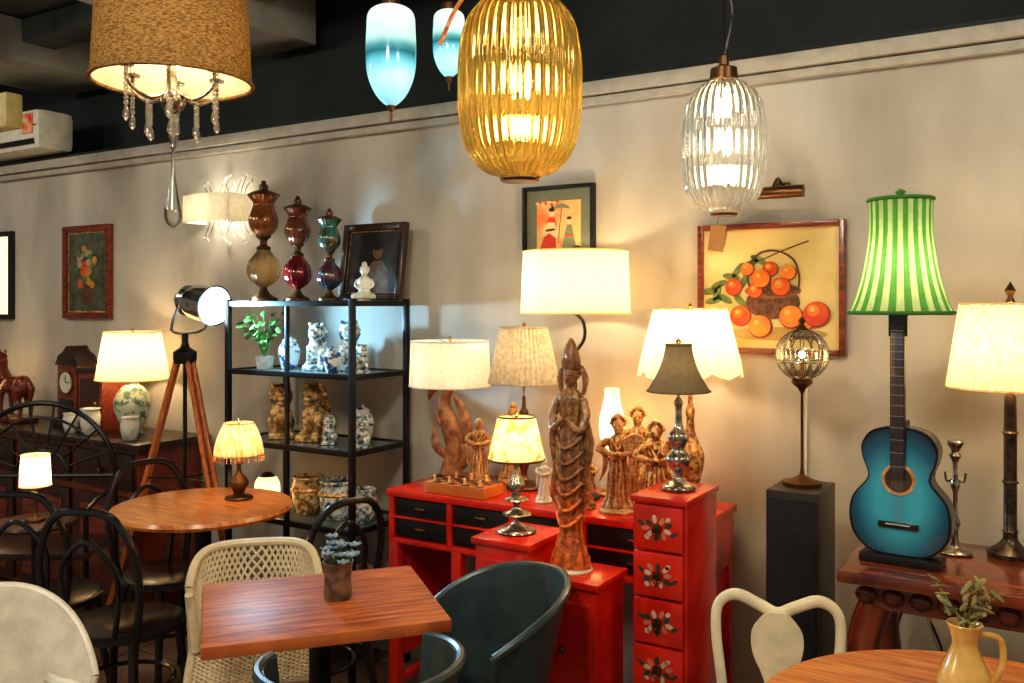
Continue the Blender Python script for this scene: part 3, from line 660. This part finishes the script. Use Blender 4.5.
b.lathe([(0,0),(.056,0),(.058,.02),(.052,.04),(.042,.07),(.034,.11),(.036,.15),(.041,.20),(.043,.26),(.044,.32),(.037,.385),(.030,.42),(.038,.465),(.040,.49),(.018,.515),(0,.52)],mm,sm=4,sy=.72,rib=(9,.07),seg=90)
b.cyl((0,0,.49),(0,0,.56),.013,mm); b.ell((0,-.006,.553),(.021,.024,.031),mm); b.ell((0,-.031,.55),(.004,.007,.009),mm,seg=8,n=6)
b.ell((0,.01,.565),(.027,.024,.03),mm); b.lathe([(0,.57),(.026,.575),(.028,.60),(.018,.635),(.008,.655),(0,.665)],mm,sm=3,rib=(6,.1),seg=48)
for s_ in(-1,1):
    b.ell((s_*.009,-.028,.56),(.005,.003,.002),mm,seg=8,n=6); b.ell((s_*.021,0,.552),(.003,.005,.009),mm,seg=8,n=6)
    b.tube([(s_*.036,0,.488),(s_*.053,-.01,.44),(s_*.042,-.035,.40),(s_*.008,-.045,.435)],[.014,.014,.011,.008],mm,sm=4)
    b.tube([(s_*.048,-.01,.43),(s_*.058,.0,.36),(s_*.048,0,.28),(s_*.055,0,.22),(s_*.036,0,.14)],[.014,.017,.013,.014,.005],mm,sm=4,flat=.5)
    b.tube([(s_*.025,.01,.58),(s_*.042,.01,.545),(s_*.036,.01,.50)],[.008,.010,.006],mm,sm=4)
for i in range(6):
    z=.36-.045*i; b.tube([(-.04,-.012,z+.02),(-.012,-.037,z-.012),(.018,-.036,z-.006),(.042,-.012,z+.022)],.0055,mm,sm=4)
b.finish((-1.215,2.32,.745),remesh=.0022,disp=(.004,.012))
b=B('turned_wood_plinth'); b.lathe([(0,0),(.062,0),(.064,.004),(.06,.01),(0,.01)],m_cream); b.finish((-1.215,2.32,.7352))
statue('carved_monk_statue',(-1.855,2.80,.826),.27,m_tan,.5,bun=False); statue('carved_monk_statue',(-1.80,2.955,.826),.30,m_tan,.3,bun=True)
for i,(x,yy,h,f,m_) in enumerate([(-1.24,2.70,.32,True,m_terra),(-1.16,2.83,.24,False,m_gold),(-1.36,2.70,.19,False,m_gold),(-1.10,2.68,.31,True,m_gold),(-1.25,2.88,.33,False,m_terra)]):
    statue('gilt_figurine',(x,yy,.826),h,m_,.4,fan=f,dm=.004,wide=1.25,crown=(i!=2))
statue('white_figurine',(-1.52,2.70,.826),.16,m_porc,.4,dm=.002)
b=B('chess_box')
b.box((0,0,.02),(.26,.13,.04),M('chess_wood',(.65,.20,.04),.35))
for i in range(8):
    for j in range(5): 
        if (i+j)%2: b.box((-.105+.03*i,-.05+.025*j,.041),(.03,.025,.001),m_dark,bev=0)
for i in range(7): b.lathe([(0,0),(.008,0),(.004,.01),(.006,.018),(0,.024)],m_tan,c=(-.1+.033*i,.05 if i%2 else -.04,.041),seg=12)
b.finish((-1.84,2.68,.826),.0)
# ---------------------------------------------------------------- speaker + globe lamp
b=B('floor_speaker'); b.box((0,0,.485),(.15,.21,.97),M('speaker_veneer',(.035,.025,.02),.4),bev=.004); b.box((0,-.107,.50),(.135,.012,.90),M('speaker_cloth',(.010,.012,.014),.9,c2=(.022,.022,.026),scale=200),bev=.003)
b.finish((-.655,2.71,0))
b=B('globe_table_lamp')
b.lathe([(0,0),(.055,0),(.057,.01),(.03,.018),(.008,.03),(.004,.05),(.004,.27),(.012,.285),(.03,.30),(.03,.31)],m_bronze)
gc=.385;R=.074
b.lathe([(R*math.sin(pi*t/14),gc-R*math.cos(pi*t/14)) for t in range(2,14)],GL('bubble_glass',(.96,.96,.93),(1,.95,.85),.05,.03),seg=96,rib=(12,.03))
for k in range(4):
    a=pi*k/4+.3; b.tube([(R*1.02*math.cos(a)*math.cos(q),R*1.02*math.sin(a)*math.cos(q),gc+R*1.02*math.sin(q)) for q in [2*pi*j/36 for j in range(36)]],.0016,m_silver,closed=True,seg=5)
for z in(-.02,): 
    r=math.sqrt(R*R-z*z)*1.02; b.tube([(r*math.cos(a),r*math.sin(a),gc+z) for a in [2*pi*j/36 for j in range(36)]],.002,m_silver,closed=True,seg=5)
b.cyl((0,0,.31),(0,0,.36),.012,m_brass); b.lathe([(0,0),(.02,.003),(.012,.012),(.005,.02),(.012,.03),(0,.045)],m_bronze,c=(0,0,gc+R-.004)); b.ell((0,0,.385),.010,m_bulb)
b.finish((-.655,2.72,.971))
# ---------------------------------------------------------------- right console table
b=B('carved_console_table'); m_con=M('console_wood',(.30,.065,.022),.2,c2=(.08,.016,.009),scale=7,stretch=(1,9,1),coat=.7)
b.box((.14,2.57,.825),(1.24,.46,.03),m_con,bev=.012)
b.box((.14,2.58,.775),(1.14,.36,.07),m_con)
for i in range(19): b.ell((-.42+i*.063,2.395,.775),(.026,.012,.022),m_con,seg=10,n=6)
for x in(-.40,.68):
    for yy in(2.43,2.73):
        s_=-1 if x<0 else 1
        b.tube([(x,yy,.75),(x+s_*.03,yy,.62),(x-s_*.01,yy,.38),(x-s_*.02,yy,.15),(x+s_*.03,yy,.03)],[.04,.04,.026,.02,.03],m_con,sm=5,seg=12)
        b.ell((x+s_*.035,yy,.025),(.035,.035,.024),m_con)
b.box((.14,2.58,.22),(1.05,.04,.03),m_con)
b.finish()
tz=.8405
b=B('guitar_table_lamp')
GSX=.97
def guitmat():
    m,nt,out=_new('guitar_blue_burst'); p=nt.nodes.new('ShaderNodeBsdfPrincipled'); p.inputs['Roughness'].default_value=.15; p.inputs['Coat Weight'].default_value=1
    k=1/GSX
    tc=nt.nodes.new('ShaderNodeTexCoord'); mp=nt.nodes.new('ShaderNodeMapping'); mp.inputs['Location'].default_value=(0,0,-.17*5.0); mp.inputs['Scale'].default_value=(7.0*k,0,5.0*k)
    g=nt.nodes.new('ShaderNodeTexGradient'); g.gradient_type='SPHERICAL'; r=nt.nodes.new('ShaderNodeValToRGB'); e=r.color_ramp.elements
    e[0].position=0.02; e[0].color=(.004,.014,.028,1); e[1].position=.60; e[1].color=(.06,.46,.60,1)
    x=e.new(.24); x.color=(.008,.12,.21,1)
    nt.links.new(tc.outputs['Object'],mp.inputs[0]); nt.links.new(mp.outputs[0],g.inputs[0]); nt.links.new(g.outputs['Fac'],r.inputs[0]); nt.links.new(r.outputs[0],p.inputs['Base Color']); nt.links.new(p.outputs[0],out.inputs[0]); return m
gm=guitmat()
ctrl=[(0,.0),(.066,.004),(.110,.04),(.124,.09),(.115,.145),(.080,.19),(.076,.215),(.089,.25),(.092,.285),(.072,.318),(.035,.333),(0,.335)]
hp=[(p.x,p.y) for p in cr([(a,c,0) for a,c in ctrl],5)]
out_=[(a,c+.025) for a,c in hp]+[(-a,c+.025) for a,c in hp[::-1]][1:-1]
b.prism(out_,-.032,.032,m_blkwood)
b.prism([(a*.975,.19+(c-.19)*.978) for a,c in out_],-.0365,-.031,gm)
b.tube([(a,-.032,c) for a,c in out_],.003,m_blkwood,closed=True,seg=6)
Tx=Matrix.Rotation(pi/2,4,'X'); hz=.225
b.lathe([(0,0),(.034,0),(.034,.0015),(0,.0015)],M('soundhole_inside',(.10,.06,.03),.8),c=(0,-.0365,hz),T=Tx); b.lathe([(.034,0),(.042,.0),(.042,.002),(.034,.002)],m_tan,c=(0,-.0365,hz),T=Tx)
b.box((0,-.040,.105),(.10,.008,.016),m_blkwood); b.box((0,-.045,.108),(.06,.003,.003),m_porc,bev=0)
b.box((0,-.036,.445),(.034,.018,.33),m_dark); b.box((0,-.046,.43),(.036,.006,.40),m_dark,bev=.001); b.box((0,-.02,.36),(.04,.05,.04),m_dark)
for k in range(15): b.box((0,-.0495,.26+.355*(1-2**(-k/12))/(1-2**(-14/12))),(.034,.0015,.0015),m_chrome,bev=0)
b.box((0,-.036,.645),(.048,.014,.09),m_blkwood)
for k in range(6): b.cyl((-.0125+.005*k,-.0515,.108),(-.0125+.005*k,-.0515,.61),.0005,m_chrome,seg=4)
b.box((0,0,.012),(.20,.09,.024),m_blk,bev=.006)
b.cyl((0,-.015,.60),(0,-.015,.945),.005,m_brass)
prof=[(.080,.960),(.078,.955),(.077,.88),(.083,.82),(.096,.75),(.114,.69),(.127,.662)]
pr2=[(p.x,p.y) for p in cr([(a,c,0) for a,c in prof],3)]
b.lathe(pr2,m_gA,c=(0,-.015,0),seg=160,rib=(40,.02),stripe=lambda i:(m_gB if (i//4)%2 else m_gA))
for r,z in((.080,.960),(.129,.662)): b.tube([(r*math.cos(a),-.015+r*math.sin(a),z) for a in [2*pi*j/40 for j in range(40)]],.005,m_gA,closed=True,seg=6)
b.lathe([(0,0),(.012,.002),(.007,.012),(.014,.022),(0,.03)],m_gA,c=(0,-.015,.96))
for i in range(3):
    a=2*pi*i/3; b.cyl((0,-.015,.945),(.077*math.cos(a),-.015+.077*math.sin(a),.95),.002,m_brass,seg=6)
o=b.finish((-.350,2.50,tz),-.10,scale=GSX)
light('guitar_lamp_bulb','POINT',(0,-.015,.75),2.2,(1,.90,.58),o)
lamp('column_table_lamp',-.115,2.71,tz,[(0,0),(.055,0),(.057,.012),(.03,.03),(.018,.045),(.017,.06),(.020,.065),(.016,.07),(.016,.19),(.021,.195),(.016,.20),(.016,.32),(.021,.325),(.016,.33),(.014,.42),(.008,.43)],M('dark_column',(.10,.06,.035),.3,c2=(.012,.009,.007),scale=40,metal=.3),(.120,.152,1.505,1.285),SH('striped_silk_shade',(1,.86,.60),(.76,.58,.34),trans=.6,scale=40,stretch=(8,8,.2)),pleat=(32,.02),P=4,sbase=0,
 extra=lambda b:b.lathe([(0,.66),(.012,.67),(.006,.685),(.014,.70),(0,.725)],m_bronze))
b=B('silver_candlestick'); b.lathe([(0,0),(.04,0),(.04,.008),(.012,.02),(.007,.06),(.014,.08),(.007,.1),(.006,.16),(.013,.18),(.007,.2),(.006,.24),(.016,.26),(.009,.27),(.02,.29),(.017,.30),(0,.295)],m_silver,sm=2)
for s_ in(-1,1): b.tube([(0,0,.2),(s_*.02,0,.19),(s_*.025,0,.215)],.003,m_silver,sm=4)
b.finish((-.242,2.67,tz))
b=B('power_cable')
b.tube([(-.44,3.02,.02),(-.46,2.98,.3),(-.40,2.95,.6),(-.30,2.9,.5),(-.28,2.9,.2),(-.2,2.95,.01)],.004,m_blk,sm=8); b.tube([(-.30,2.85,.82),(-.34,2.9,.6),(-.25,2.95,.3),(-.3,3.0,.02)],.004,m_white,sm=8)
b.finish()
b=B('wall_cable'); b.tube([(-.72,W-.006,1.33),(-.725,W-.006,.9),(-.72,W-.006,.12)],.003,m_white,sm=4); b.finish()
# ---------------------------------------------------------------- tables
b=B('square_cafe_table')
b.box((0,0,.735),(.57,.48,.03),m_wood2,bev=.006); 
b.lathe([(0,0),(.2,0),(.2,.012),(.05,.03),(.028,.05),(.028,.70),(.06,.715),(0,.72)],m_metalblk)
for a in(0,pi/2): b.box((0,0,.712),(.36,.03,.014),m_metalblk,rot=(0,0,a))
b.finish((-1.61,1.70,0),.87)
b=B('round_cafe_table'); b.lathe([(0,.72),(.30,.72),(.325,.725),(.332,.737),(.325,.75),(0,.75)],m_wood,seg=64)
b.lathe([(0,0),(.2,0),(.2,.015),(.05,.035),(.03,.06),(.03,.70),(.08,.715),(0,.719)],m_metalblk); b.finish((-2.767,2.294,0))
b=B('round_dining_table'); b.lathe([(0,.72),(.38,.72),(.405,.726),(.41,.737),(.403,.75),(0,.75)],m_wood,seg=72)
b.lathe([(0,0),(.24,0),(.24,.015),(.05,.035),(.03,.06),(.03,.70),(.08,.715),(0,.719)],m_metalblk); b.finish((-.10,1.77,0))
b=B('round_side_table'); b.lathe([(0,.63),(.15,.63),(.155,.64),(.15,.65),(0,.65)],m_dark,seg=40); b.cyl((0,0,.02),(0,0,.63),.015,m_metalblk); b.lathe([(0,0),(.12,0),(.12,.01),(.02,.03),(0,.03)],m_metalblk); b.finish((-3.47,2.06,0))
lamp('small_cylinder_lamp',-3.47,2.06,.651,[(0,0),(.035,0),(.035,.01),(.01,.02),(.008,.13)],m_bronze,(.052,.058,.91,.79),m_shW,P=2.2)
def beads(b):
    for i in range(36):
        a=2*pi*i/36
        for j in range(3): b.ell((.094*math.cos(a),.094*math.sin(a),.168-.008*j),.0032,m_gold,seg=6,n=4)
lamp('beaded_table_lamp',-2.73,2.434,.751,[(0,0),(.05,0),(.05,.01),(.02,.02),(.035,.05),(.036,.07),(.012,.10),(.008,.13),(.02,.14),(.006,.16)],m_bronze,(.055,.093,1.045,.925),SH('ribbed_amber_shade',(1,.80,.48),(.65,.38,.15),trans=.5,scale=20,stretch=(5,5,.2)),pleat=(20,.03),P=1.5,bell=-.2,extra=beads)
b=B('flower_vase'); b.lathe([(0,0),(.033,0),(.036,.01),(.034,.05),(.038,.09),(.041,.095),(.036,.095),(.032,.08),(0,.08)],M('pewter',(.34,.28,.2),.4,metal=.6,c2=(.12,.1,.08),scale=40),seg=30)
mb=M('blue_grey_petals',(.36,.46,.54),.6,c2=(.18,.26,.32),scale=40)
for i in range(22):
    a=random.uniform(0,6.28); r=random.uniform(0,.045); z=.115+random.uniform(0,.05)-r*.4
    b.tube([(0,0,.08),(r*math.cos(a),r*math.sin(a),z)],.0015,m_green,seg=5)
    for j in range(5):
        q=2*pi*j/5+i; b.ell((r*math.cos(a)+.009*math.cos(q),r*math.sin(a)+.009*math.sin(q),z),(.010,.006,.004),mb,rot=(.3,-.4,q),seg=8,n=6)
b.finish((-1.585,1.739,.751))
b=B('yellow_pitcher_vase'); b.lathe([(0,0),(.03,0),(.045,.02),(.047,.05),(.03,.09),(.022,.115),(.028,.14),(.032,.15),(.027,.148),(.018,.115),(0,.1)],M('yellow_glaze',(.84,.55,.17),.2,c2=(.62,.36,.08),coat=.6),sm=3)
b.tube([(.028,0,.135),(.06,0,.13),(.062,0,.08),(.042,0,.04)],.006,b.mats[0],sm=5); b.finish((-.156,1.896,.7505))
b=B('dried_flower_spray'); md=M('dried_leaf',(.40,.32,.12),.7,c2=(.16,.19,.07),scale=40)
for i in range(9):
    a=random.uniform(0,6.28); r=random.uniform(.02,.06); h=random.uniform(.17,.27)
    b.tube([(0,0,.10),(r*.2*math.cos(a),r*.2*math.sin(a),.16),(r*math.cos(a),r*math.sin(a),h)],.0015,md,seg=5,sm=3)
    for j in range(4): b.ell((r*math.cos(a)*(.6+.13*j),r*math.sin(a)*(.6+.13*j),.15+(h-.15)*(.5+.17*j)),(.018,.006,.003),md,rot=(random.uniform(-1,1),random.uniform(-1,1),random.uniform(0,3)),seg=8,n=6)
b.finish((-.156,1.896,.7505))
# ---------------------------------------------------------------- chairs (front = -Y local)
def face(dx,dy): return math.atan2(dx,-dy)
def bentwood(x,y,dx,dy,h=.87):
    b=B('bentwood_chair'); m=m_blkwood
    b.lathe([(0,.44),(.17,.44),(.19,.45),(.19,.468),(.17,.475),(0,.465)],m,seg=40)
    b.tube([(.155*math.cos(a),.155*math.sin(a),.27) for a in [2*pi*j/30 for j in range(30)]],.008,m,closed=True,seg=6)
    for s_ in(-1,1):
        b.tube([(s_*.12,-.12,.45),(s_*.14,-.15,.2),(s_*.17,-.18,.01)],[.016,.014,.012],m,sm=4)
        b.tube([(s_*.12,.13,.46),(s_*.14,.17,.2),(s_*.15,.21,.01)],[.016,.015,.012],m,sm=4)
    b.tube([(-.13,.14,.42),(-.165,.17,.60),(-.16,.19,.74),(-.10,.205,h-.02),(0,.21,h),(.10,.205,h-.02),(.16,.19,.74),(.165,.17,.60),(.13,.14,.42)],.0125,m,sm=6)
    b.tube([(-.07,.155,.46),(-.095,.172,.60),(-.085,.188,.70),(0,.197,.775),(.085,.188,.70),(.095,.172,.60),(.07,.155,.46)],.009,m,sm=6)
    b.finish((x,y,0),face(dx,dy))
bentwood(-2.63,1.86,-.35,.9); bentwood(-2.95,2.30,1,-.15); bentwood(-2.23,2.30,-1,.1,.85); bentwood(-3.10,1.88,-.3,.5)
def tub(name,x,y,dx,dy,mat,R=.2,hb=.80,hf=.66,span=1.75,cush=None,lean=.04):
    b=B(name)
    def fn(u,v):
        t=(u-.5)*2; a=t*span; e=abs(t)
        top=hb-(hb-hf)*(e**2.2)
        z=.44+(top-.44)*v; rr=R*(.82+.18*v)+ (lean*v*(1-e))
        return (rr*math.sin(a)*1.02,rr*math.cos(a),z)
    b.shell(fn,40,8,.012,mat)
    rim=[fn(i/40,1) for i in range(41)]; b.tube(rim,.011,mat,seg=8)
    b.tube([fn(0,k/6) for k in range(7)],.010,mat); b.tube([fn(1,k/6) for k in range(7)],.010,mat)
    b.lathe([(0,.41),(R*.75,.415),(R*.86,.43),(R*.88,.45),(R*.8,.462),(0,.455)],mat,seg=40)
    for sx in(-1,1):
        for sy in(-1,1): b.tube([(sx*R*.5,sy*R*.5,.42),(sx*R*.85,sy*R*.85,.01)],[.016,.010],mat)
    return b.finish((x,y,0),face(dx,dy))
tub('grey_tub_armchair',-1.31,1.955,-.55,-.83,m_teal,R=.215,hb=.775,hf=.66)
tub('grey_tub_armchair',-1.235,1.42,-.75,.6,m_teal,R=.19,hb=.785,hf=.765,span=2.1)
tub('white_shell_chair',-2.17,1.24,.95,-.2,m_white,R=.19,hb=.765,hf=.54,span=1.5)
tub('white_shell_chair',-1.66,1.22,.0,1,m_white,R=.15,hb=.77,hf=.55,span=1.3)
b=B('beige_mesh_chair')
def fn(u,v):
    t=(u-.5)*2; a=t*1.35; top=.765-.09*abs(t)**5; z=.49+(top-.49)*v
    sn=math.copysign(abs(math.sin(a))**.8,a); cs=abs(math.cos(a))**.75
    return (.190*sn*(.9+.1*v),.17*cs*(.85+.25*v)+.01,z)
K=30
for k in range(-10,K+1):
    for s_ in(0,1):
        pts=[]
        for j in range(11):
            v=j/10; u=(k+v*8)/K
            if s_: u=1-u
            if 0<=u<=1: pts.append(Vector(fn(u,v)))
        if len(pts)>1: b.tube(pts,.0045,m_beige,seg=5)
b.tube([fn(i/40,1) for i in range(41)],.013,m_beige); b.tube([fn(i/40,0) for i in range(41)],.010,m_beige)
for u in(0,1): b.tube([fn(u,k/6) for k in range(7)],.012,m_beige)
def fs(u,v): return ((u-.5)*.37*(1-.1*v),(.5-v)*.36-.02,.475-.015*math.sin(pi*u)*math.sin(pi*v))
for k in range(-12,15):
    for s_ in(0,1):
        pts=[]
        for j in range(13):
            v=j/12; u=(k+v*12)/14
            if s_: u=1-u
            if 0<=u<=1: pts.append(Vector(fs(u,v)))
        if len(pts)>1: b.tube(pts,.0042,m_beige,seg=5)
b.tube([fs(u,v) for u,v in [(0,0),(.25,0),(.5,0),(.75,0),(1,0),(1,.5),(1,1),(.75,1),(.5,1),(.25,1),(0,1),(0,.5)]],.012,m_beige,closed=True)
for sx in(-1,1):
    b.tube([(sx*.17,-.18,.47),(sx*.19,-.22,.01)],[.015,.011],m_beige); b.tube([(sx*.185,.05,.66),(sx*.18,.12,.47),(sx*.19,.20,.01)],[.012,.015,.011],m_beige,sm=4)
b.finish((-2.00,1.84,0),face(.70,-.70))
b=B('cream_dining_chair')
def fr(pts,r=.013): b.tube(pts,r,m_cream,sm=6,seg=10,flat=.8)
fr([(-.11,.15,.45),(-.125,.165,.60),(-.140,.18,.72),(-.135,.19,.785),(-.095,.195,.81),(-.04,.195,.79),(0,.19,.775),(.04,.195,.79),(.095,.195,.81),(.135,.19,.785),(.140,.18,.72),(.125,.165,.60),(.11,.15,.45)],[.012]*4+[.014]*5+[.012]*4)
sp=[(.022,.46),(.022,.55),(.030,.62),(.055,.68),(.058,.73),(.036,.765),(.018,.78)]
sp=[(p.x,p.y) for p in cr([(a,c,0) for a,c in sp],4)]
b.prism([(a,c) for a,c in sp]+[(-a,c) for a,c in sp[::-1]],.174,.188,m_cream)
b.lathe([(0,.44),(.155,.44),(.17,.45),(.17,.465),(.155,.472),(0,.465)],m_cream,seg=40)
for sx in(-1,1):
    b.tube([(sx*.12,-.11,.45),(sx*.14,-.16,.01)],[.017,.011],m_cream); b.tube([(sx*.115,.15,.46),(sx*.14,.20,.01)],[.017,.011],m_cream)
b.finish((-.525,1.955,0),face(.25,-.97),scale=1)
b=B('wrought_iron_bench')
R=.33; cz=.73
b.tube([(R*math.cos(a),.16,cz+R*math.sin(a)) for a in [pi*j/24 for j in range(25)]],.012,m_metalblk); b.tube([(R*.8*math.cos(a),.16,cz+R*.8*math.sin(a)) for a in [pi*j/24 for j in range(25)]],.006,m_metalblk)
b.tube([(R*.35*math.cos(a),.16,cz+R*.35*math.sin(a)) for a in [pi*j/24 for j in range(25)]],.006,m_metalblk)
for k in range(1,9):
    a=pi*k/9; b.tube([(R*.35*math.cos(a),.16,cz+R*.35*math.sin(a)),(R*math.cos(a),.16,cz+R*math.sin(a))],.005,m_metalblk)
b.tube([(-R,.16,cz),(R,.16,cz)],.010,m_metalblk); b.box((0,0,.45),(.68,.34,.03),m_dark)
for s_ in(-1,1):
    b.tube([(s_*R,.16,cz),(s_*R,.16,.01)],.012,m_metalblk); b.tube([(s_*R,-.15,.64),(s_*R,-.15,.01)],.012,m_metalblk); b.tube([(s_*R,.16,.66),(s_*R,0,.67),(s_*R,-.15,.64)],.010,m_metalblk,sm=4)
b.finish((-3.86,2.24,0),face(.55,-.83))
# ---------------------------------------------------------------- pendants
CE=3.0
def cord(b,z0,z,r=.003,m=None): b.cyl((0,0,z0),(0,0,z),r,m or m_metalblk,seg=8); b.lathe([(0,0),(.05,0),(.05,-.02),(.02,-.035),(0,-.035)],m_metalblk,c=(0,0,z))
def lantern(name,x,y,zb,zt,r,glass,capm,P,col,chain=False,rope=False,nr=36):
    b=B(name); h=zt-zb; zc=(zb+zt)/2
    pf=[(r*.30,0),(r*.62,.045*h),(r*.88,.16*h),(r*.99,.34*h),(r,.5*h),(r*.99,.66*h),(r*.88,.84*h),(r*.60,.955*h),(r*.30,1*h)]
    po=[(p.x,zb+p.y) for p in cr([(a,c,0) for a,c in pf],4)]
    pin=[(a*.955,zc+(c-zc)*.985) for a,c in po][::-1]
    full=po+pin+[po[0]]
    wts=[1]*len(po)+[-.4]*len(pin)+[1]
    b.lathe(full,glass,seg=nr*10,rib=(nr,.024),ribw=wts,)
    b.lathe([(0,zb-.010),(r*.30,zb-.010),(r*.34,zb-.004),(r*.30,zb-.002),(0,zb-.002)],capm)
    b.lathe([(0,zt+.07),(r*.12,zt+.07),(r*.12,zt+.045),(r*.32,zt+.035),(r*.34,zt+.003),(0,zt+.003)],capm)
    b.cyl((0,0,zb),(0,0,zt+.01),.004,capm)
    for f in(.22,.48,.74):
        for q in range(2):
            a=q*pi+f*3; p=Vector((.028*math.cos(a),.028*math.sin(a),zb+h*f)); b.cyl((0,0,p.z),p,.003,capm,seg=8)
            b.cyl(p-Vector((0,0,.015)),p,.009,capm); b.ell(p+Vector((0,0,.024)),(.014,.014,.030),m_bulb,seg=12,n=8)
    cord(b,zt+.06,CE)
    if rope:
        mr=M('rust_rope',(.42,.08,.03),.8,c2=(.6,.38,.2),scale=60)
        b.tube([(0,-.05,zt+.05),(-.07,-.10,zt+.02),(-.03,-.15,zt-.01),(-.10,-.13,zt-.06),(-.15,-.12,zt-.13)],.005,mr,sm=6)
        b.tube([(0,-.05,zt+.06),(.06,-.10,zt+.04),(.02,-.08,zt+.10),(-.05,-.05,zt+.09),(0,-.03,zt+.2)],.010,mr,sm=6)
    if chain:
        b.tube([(0,0,zt+.07),(.025,0,zt+.2),(.0,0,zt+.3),(.03,0,zt+.42),(.01,0,CE-.02)],.003,m_silver,sm=6)
    o=b.finish((x,y,0)); light(name+'_bulb','POINT',(0,0,zc),P,col,o,size=.02)
lantern('amber_ribbed_glass_pendant',-1.11,1.855,1.808,2.25,.146,m_glassA,m_bronze,14,WARM2,rope=True,nr=40)
lantern('clear_ribbed_glass_pendant',-.832,2.538,1.77,2.15,.119,m_glassC,m_bronze,8,WARM2,chain=True,nr=32)
b=B('burlap_drum_chandelier')
b.lathe([(.212,2.12),(.196,2.42)],m_burl,seg=64); b.tube([(.213*math.cos(a),.213*math.sin(a),2.12) for a in [2*pi*j/48 for j in range(48)]],.006,m_burl,closed=True,seg=6)
b.lathe([(.209,2.122),(.193,2.418)],m_wht,seg=64)
b.tube([(.196*math.cos(a),.196*math.sin(a),2.42) for a in [2*pi*j/48 for j in range(48)]],.006,m_burl,closed=True,seg=6)
for k in range(3):
    a=2*pi*k/3; b.cyl((0,0,2.41),(.19*math.cos(a),.19*math.sin(a),2.415),.004,m_silver,seg=6)
b.cyl((0,0,2.05),(0,0,2.42),.008,m_silver); b.lathe([(0,2.03),(.02,2.04),(.035,2.07),(.015,2.10),(.01,2.14)],m_silver,sm=3)
def strand(x,y,z0,L,n,r=.007):
    for i in range(n): b.ell((x,y,z0-L*i/(n-1)),(r,r,r*(1.15 if i%2 else .8)),m_crys,seg=8,n=6)
    b.lathe([(0,0),(.010,.012),(.009,.026),(.002,.045),(0,.047)],m_crys,c=(x,y,z0-L-.05),seg=12)
for k in range(6):
    a=2*pi*k/6+.3; r=.13; cx,cy=r*math.cos(a),r*math.sin(a)
    b.tube([(0,0,2.10),(cx*.5,cy*.5,2.07),(cx*.95,cy*.95,2.10),(cx,cy,2.15)],.005,m_silver,sm=5); b.lathe([(0,0),(.02,.004),(.022,.01),(.008,.014),(.008,.05),(0,.05)],m_silver,c=(cx,cy,2.14),seg=14)
    b.ell((cx,cy,2.215),(.012,.012,.026),m_bulb,seg=12,n=8)
    strand(cx,cy,2.135,.09,8); strand(cx*.55,cy*.55,2.06,.05,6,.006)
strand(0,0,2.03,.05,5)
b.cyl((0,0,1.98),(0,0,1.84),.004,m_crys); b.lathe([(0,1.715),(.018,1.73),(.024,1.755),(.016,1.80),(.006,1.87),(.004,1.95),(.012,1.97),(0,1.985)],m_crys,sm=3,seg=20)
cord(b,2.42,CE,.006)
o=b.finish((-2.106,1.643,0)); light('chandelier_bulb','POINT',(0,0,2.30),4,WARM2,o,size=.06)
def bul(x,y,zb,zt,r):
    b=B('blue_white_glass_pendant'); h=zt-zb
    m=ZG('blue_white_glass',[(0,(.25,.66,.82)),(.26,(.42,.85,.95)),(.42,(.12,.48,.60)),(.50,(.02,.15,.20)),(.56,(.08,.30,.34)),(.66,(.50,.82,.80)),(1,(.72,.86,.76))],zb,zt,.12,8,.75,em=.85)
    b.lathe([(0,zb),(r*.25,zb+.02*h),(r*.62,zb+.12*h),(r*.92,zb+.30*h),(r,zb+.5*h),(r*.97,zb+.75*h),(r*.9,zb+.92*h),(r*.5,zb+.99*h),(0,zt)],m,sm=4,seg=40)
    b.lathe([(0,zb-.05),(.005,zb-.045),(.004,zb-.02),(.012,zb-.01),(.014,zb+.006)],m_bronze); b.lathe([(.03,zt-.004),(.03,zt+.02),(.01,zt+.04),(0,zt+.04)],m_bronze)
    cord(b,zt+.03,CE); b.finish((x,y,0))
bul(-1.907,2.35,2.165,2.50,.084); bul(-1.916,2.696,2.336,2.585,.060)
# ---------------------------------------------------------------- room lighting: out-of-view ceiling lamps added for ambient fill
for i,(x,y,p) in enumerate([(-.9,.2,98),(-3.6,-.5,72),(.9,1.3,55),(-5.2,1.2,38)]):
    b=B('ceiling_fill_lamp'); b.lathe([(0,0),(.06,0),(.07,-.02),(.07,-.1),(.05,-.1),(.045,-.03),(0,-.02)],m_metalblk); o=b.finish((x,y,CE))
    light('fill_lamp_bulb','POINT',(0,0,-.25),p,(1,.90,.72),o,size=.22)
w=bpy.data.worlds.new('world'); S.world=w; w.use_nodes=True
bg=w.node_tree.nodes['Background']; bg.inputs[0].default_value=(.9,.86,.8,1); bg.inputs[1].default_value=.3
# ---------------------------------------------------------------- camera
c=bpy.data.cameras.new('camera'); c.sensor_width=36; c.lens=900/1024*36; c.shift_y=-35.5/1024; c.clip_start=.05
co=bpy.data.objects.new('camera',c); COL.objects.link(co); co.location=(0,0,1.5); co.rotation_euler=(pi/2,0,math.radians(31.4)); S.camera=co
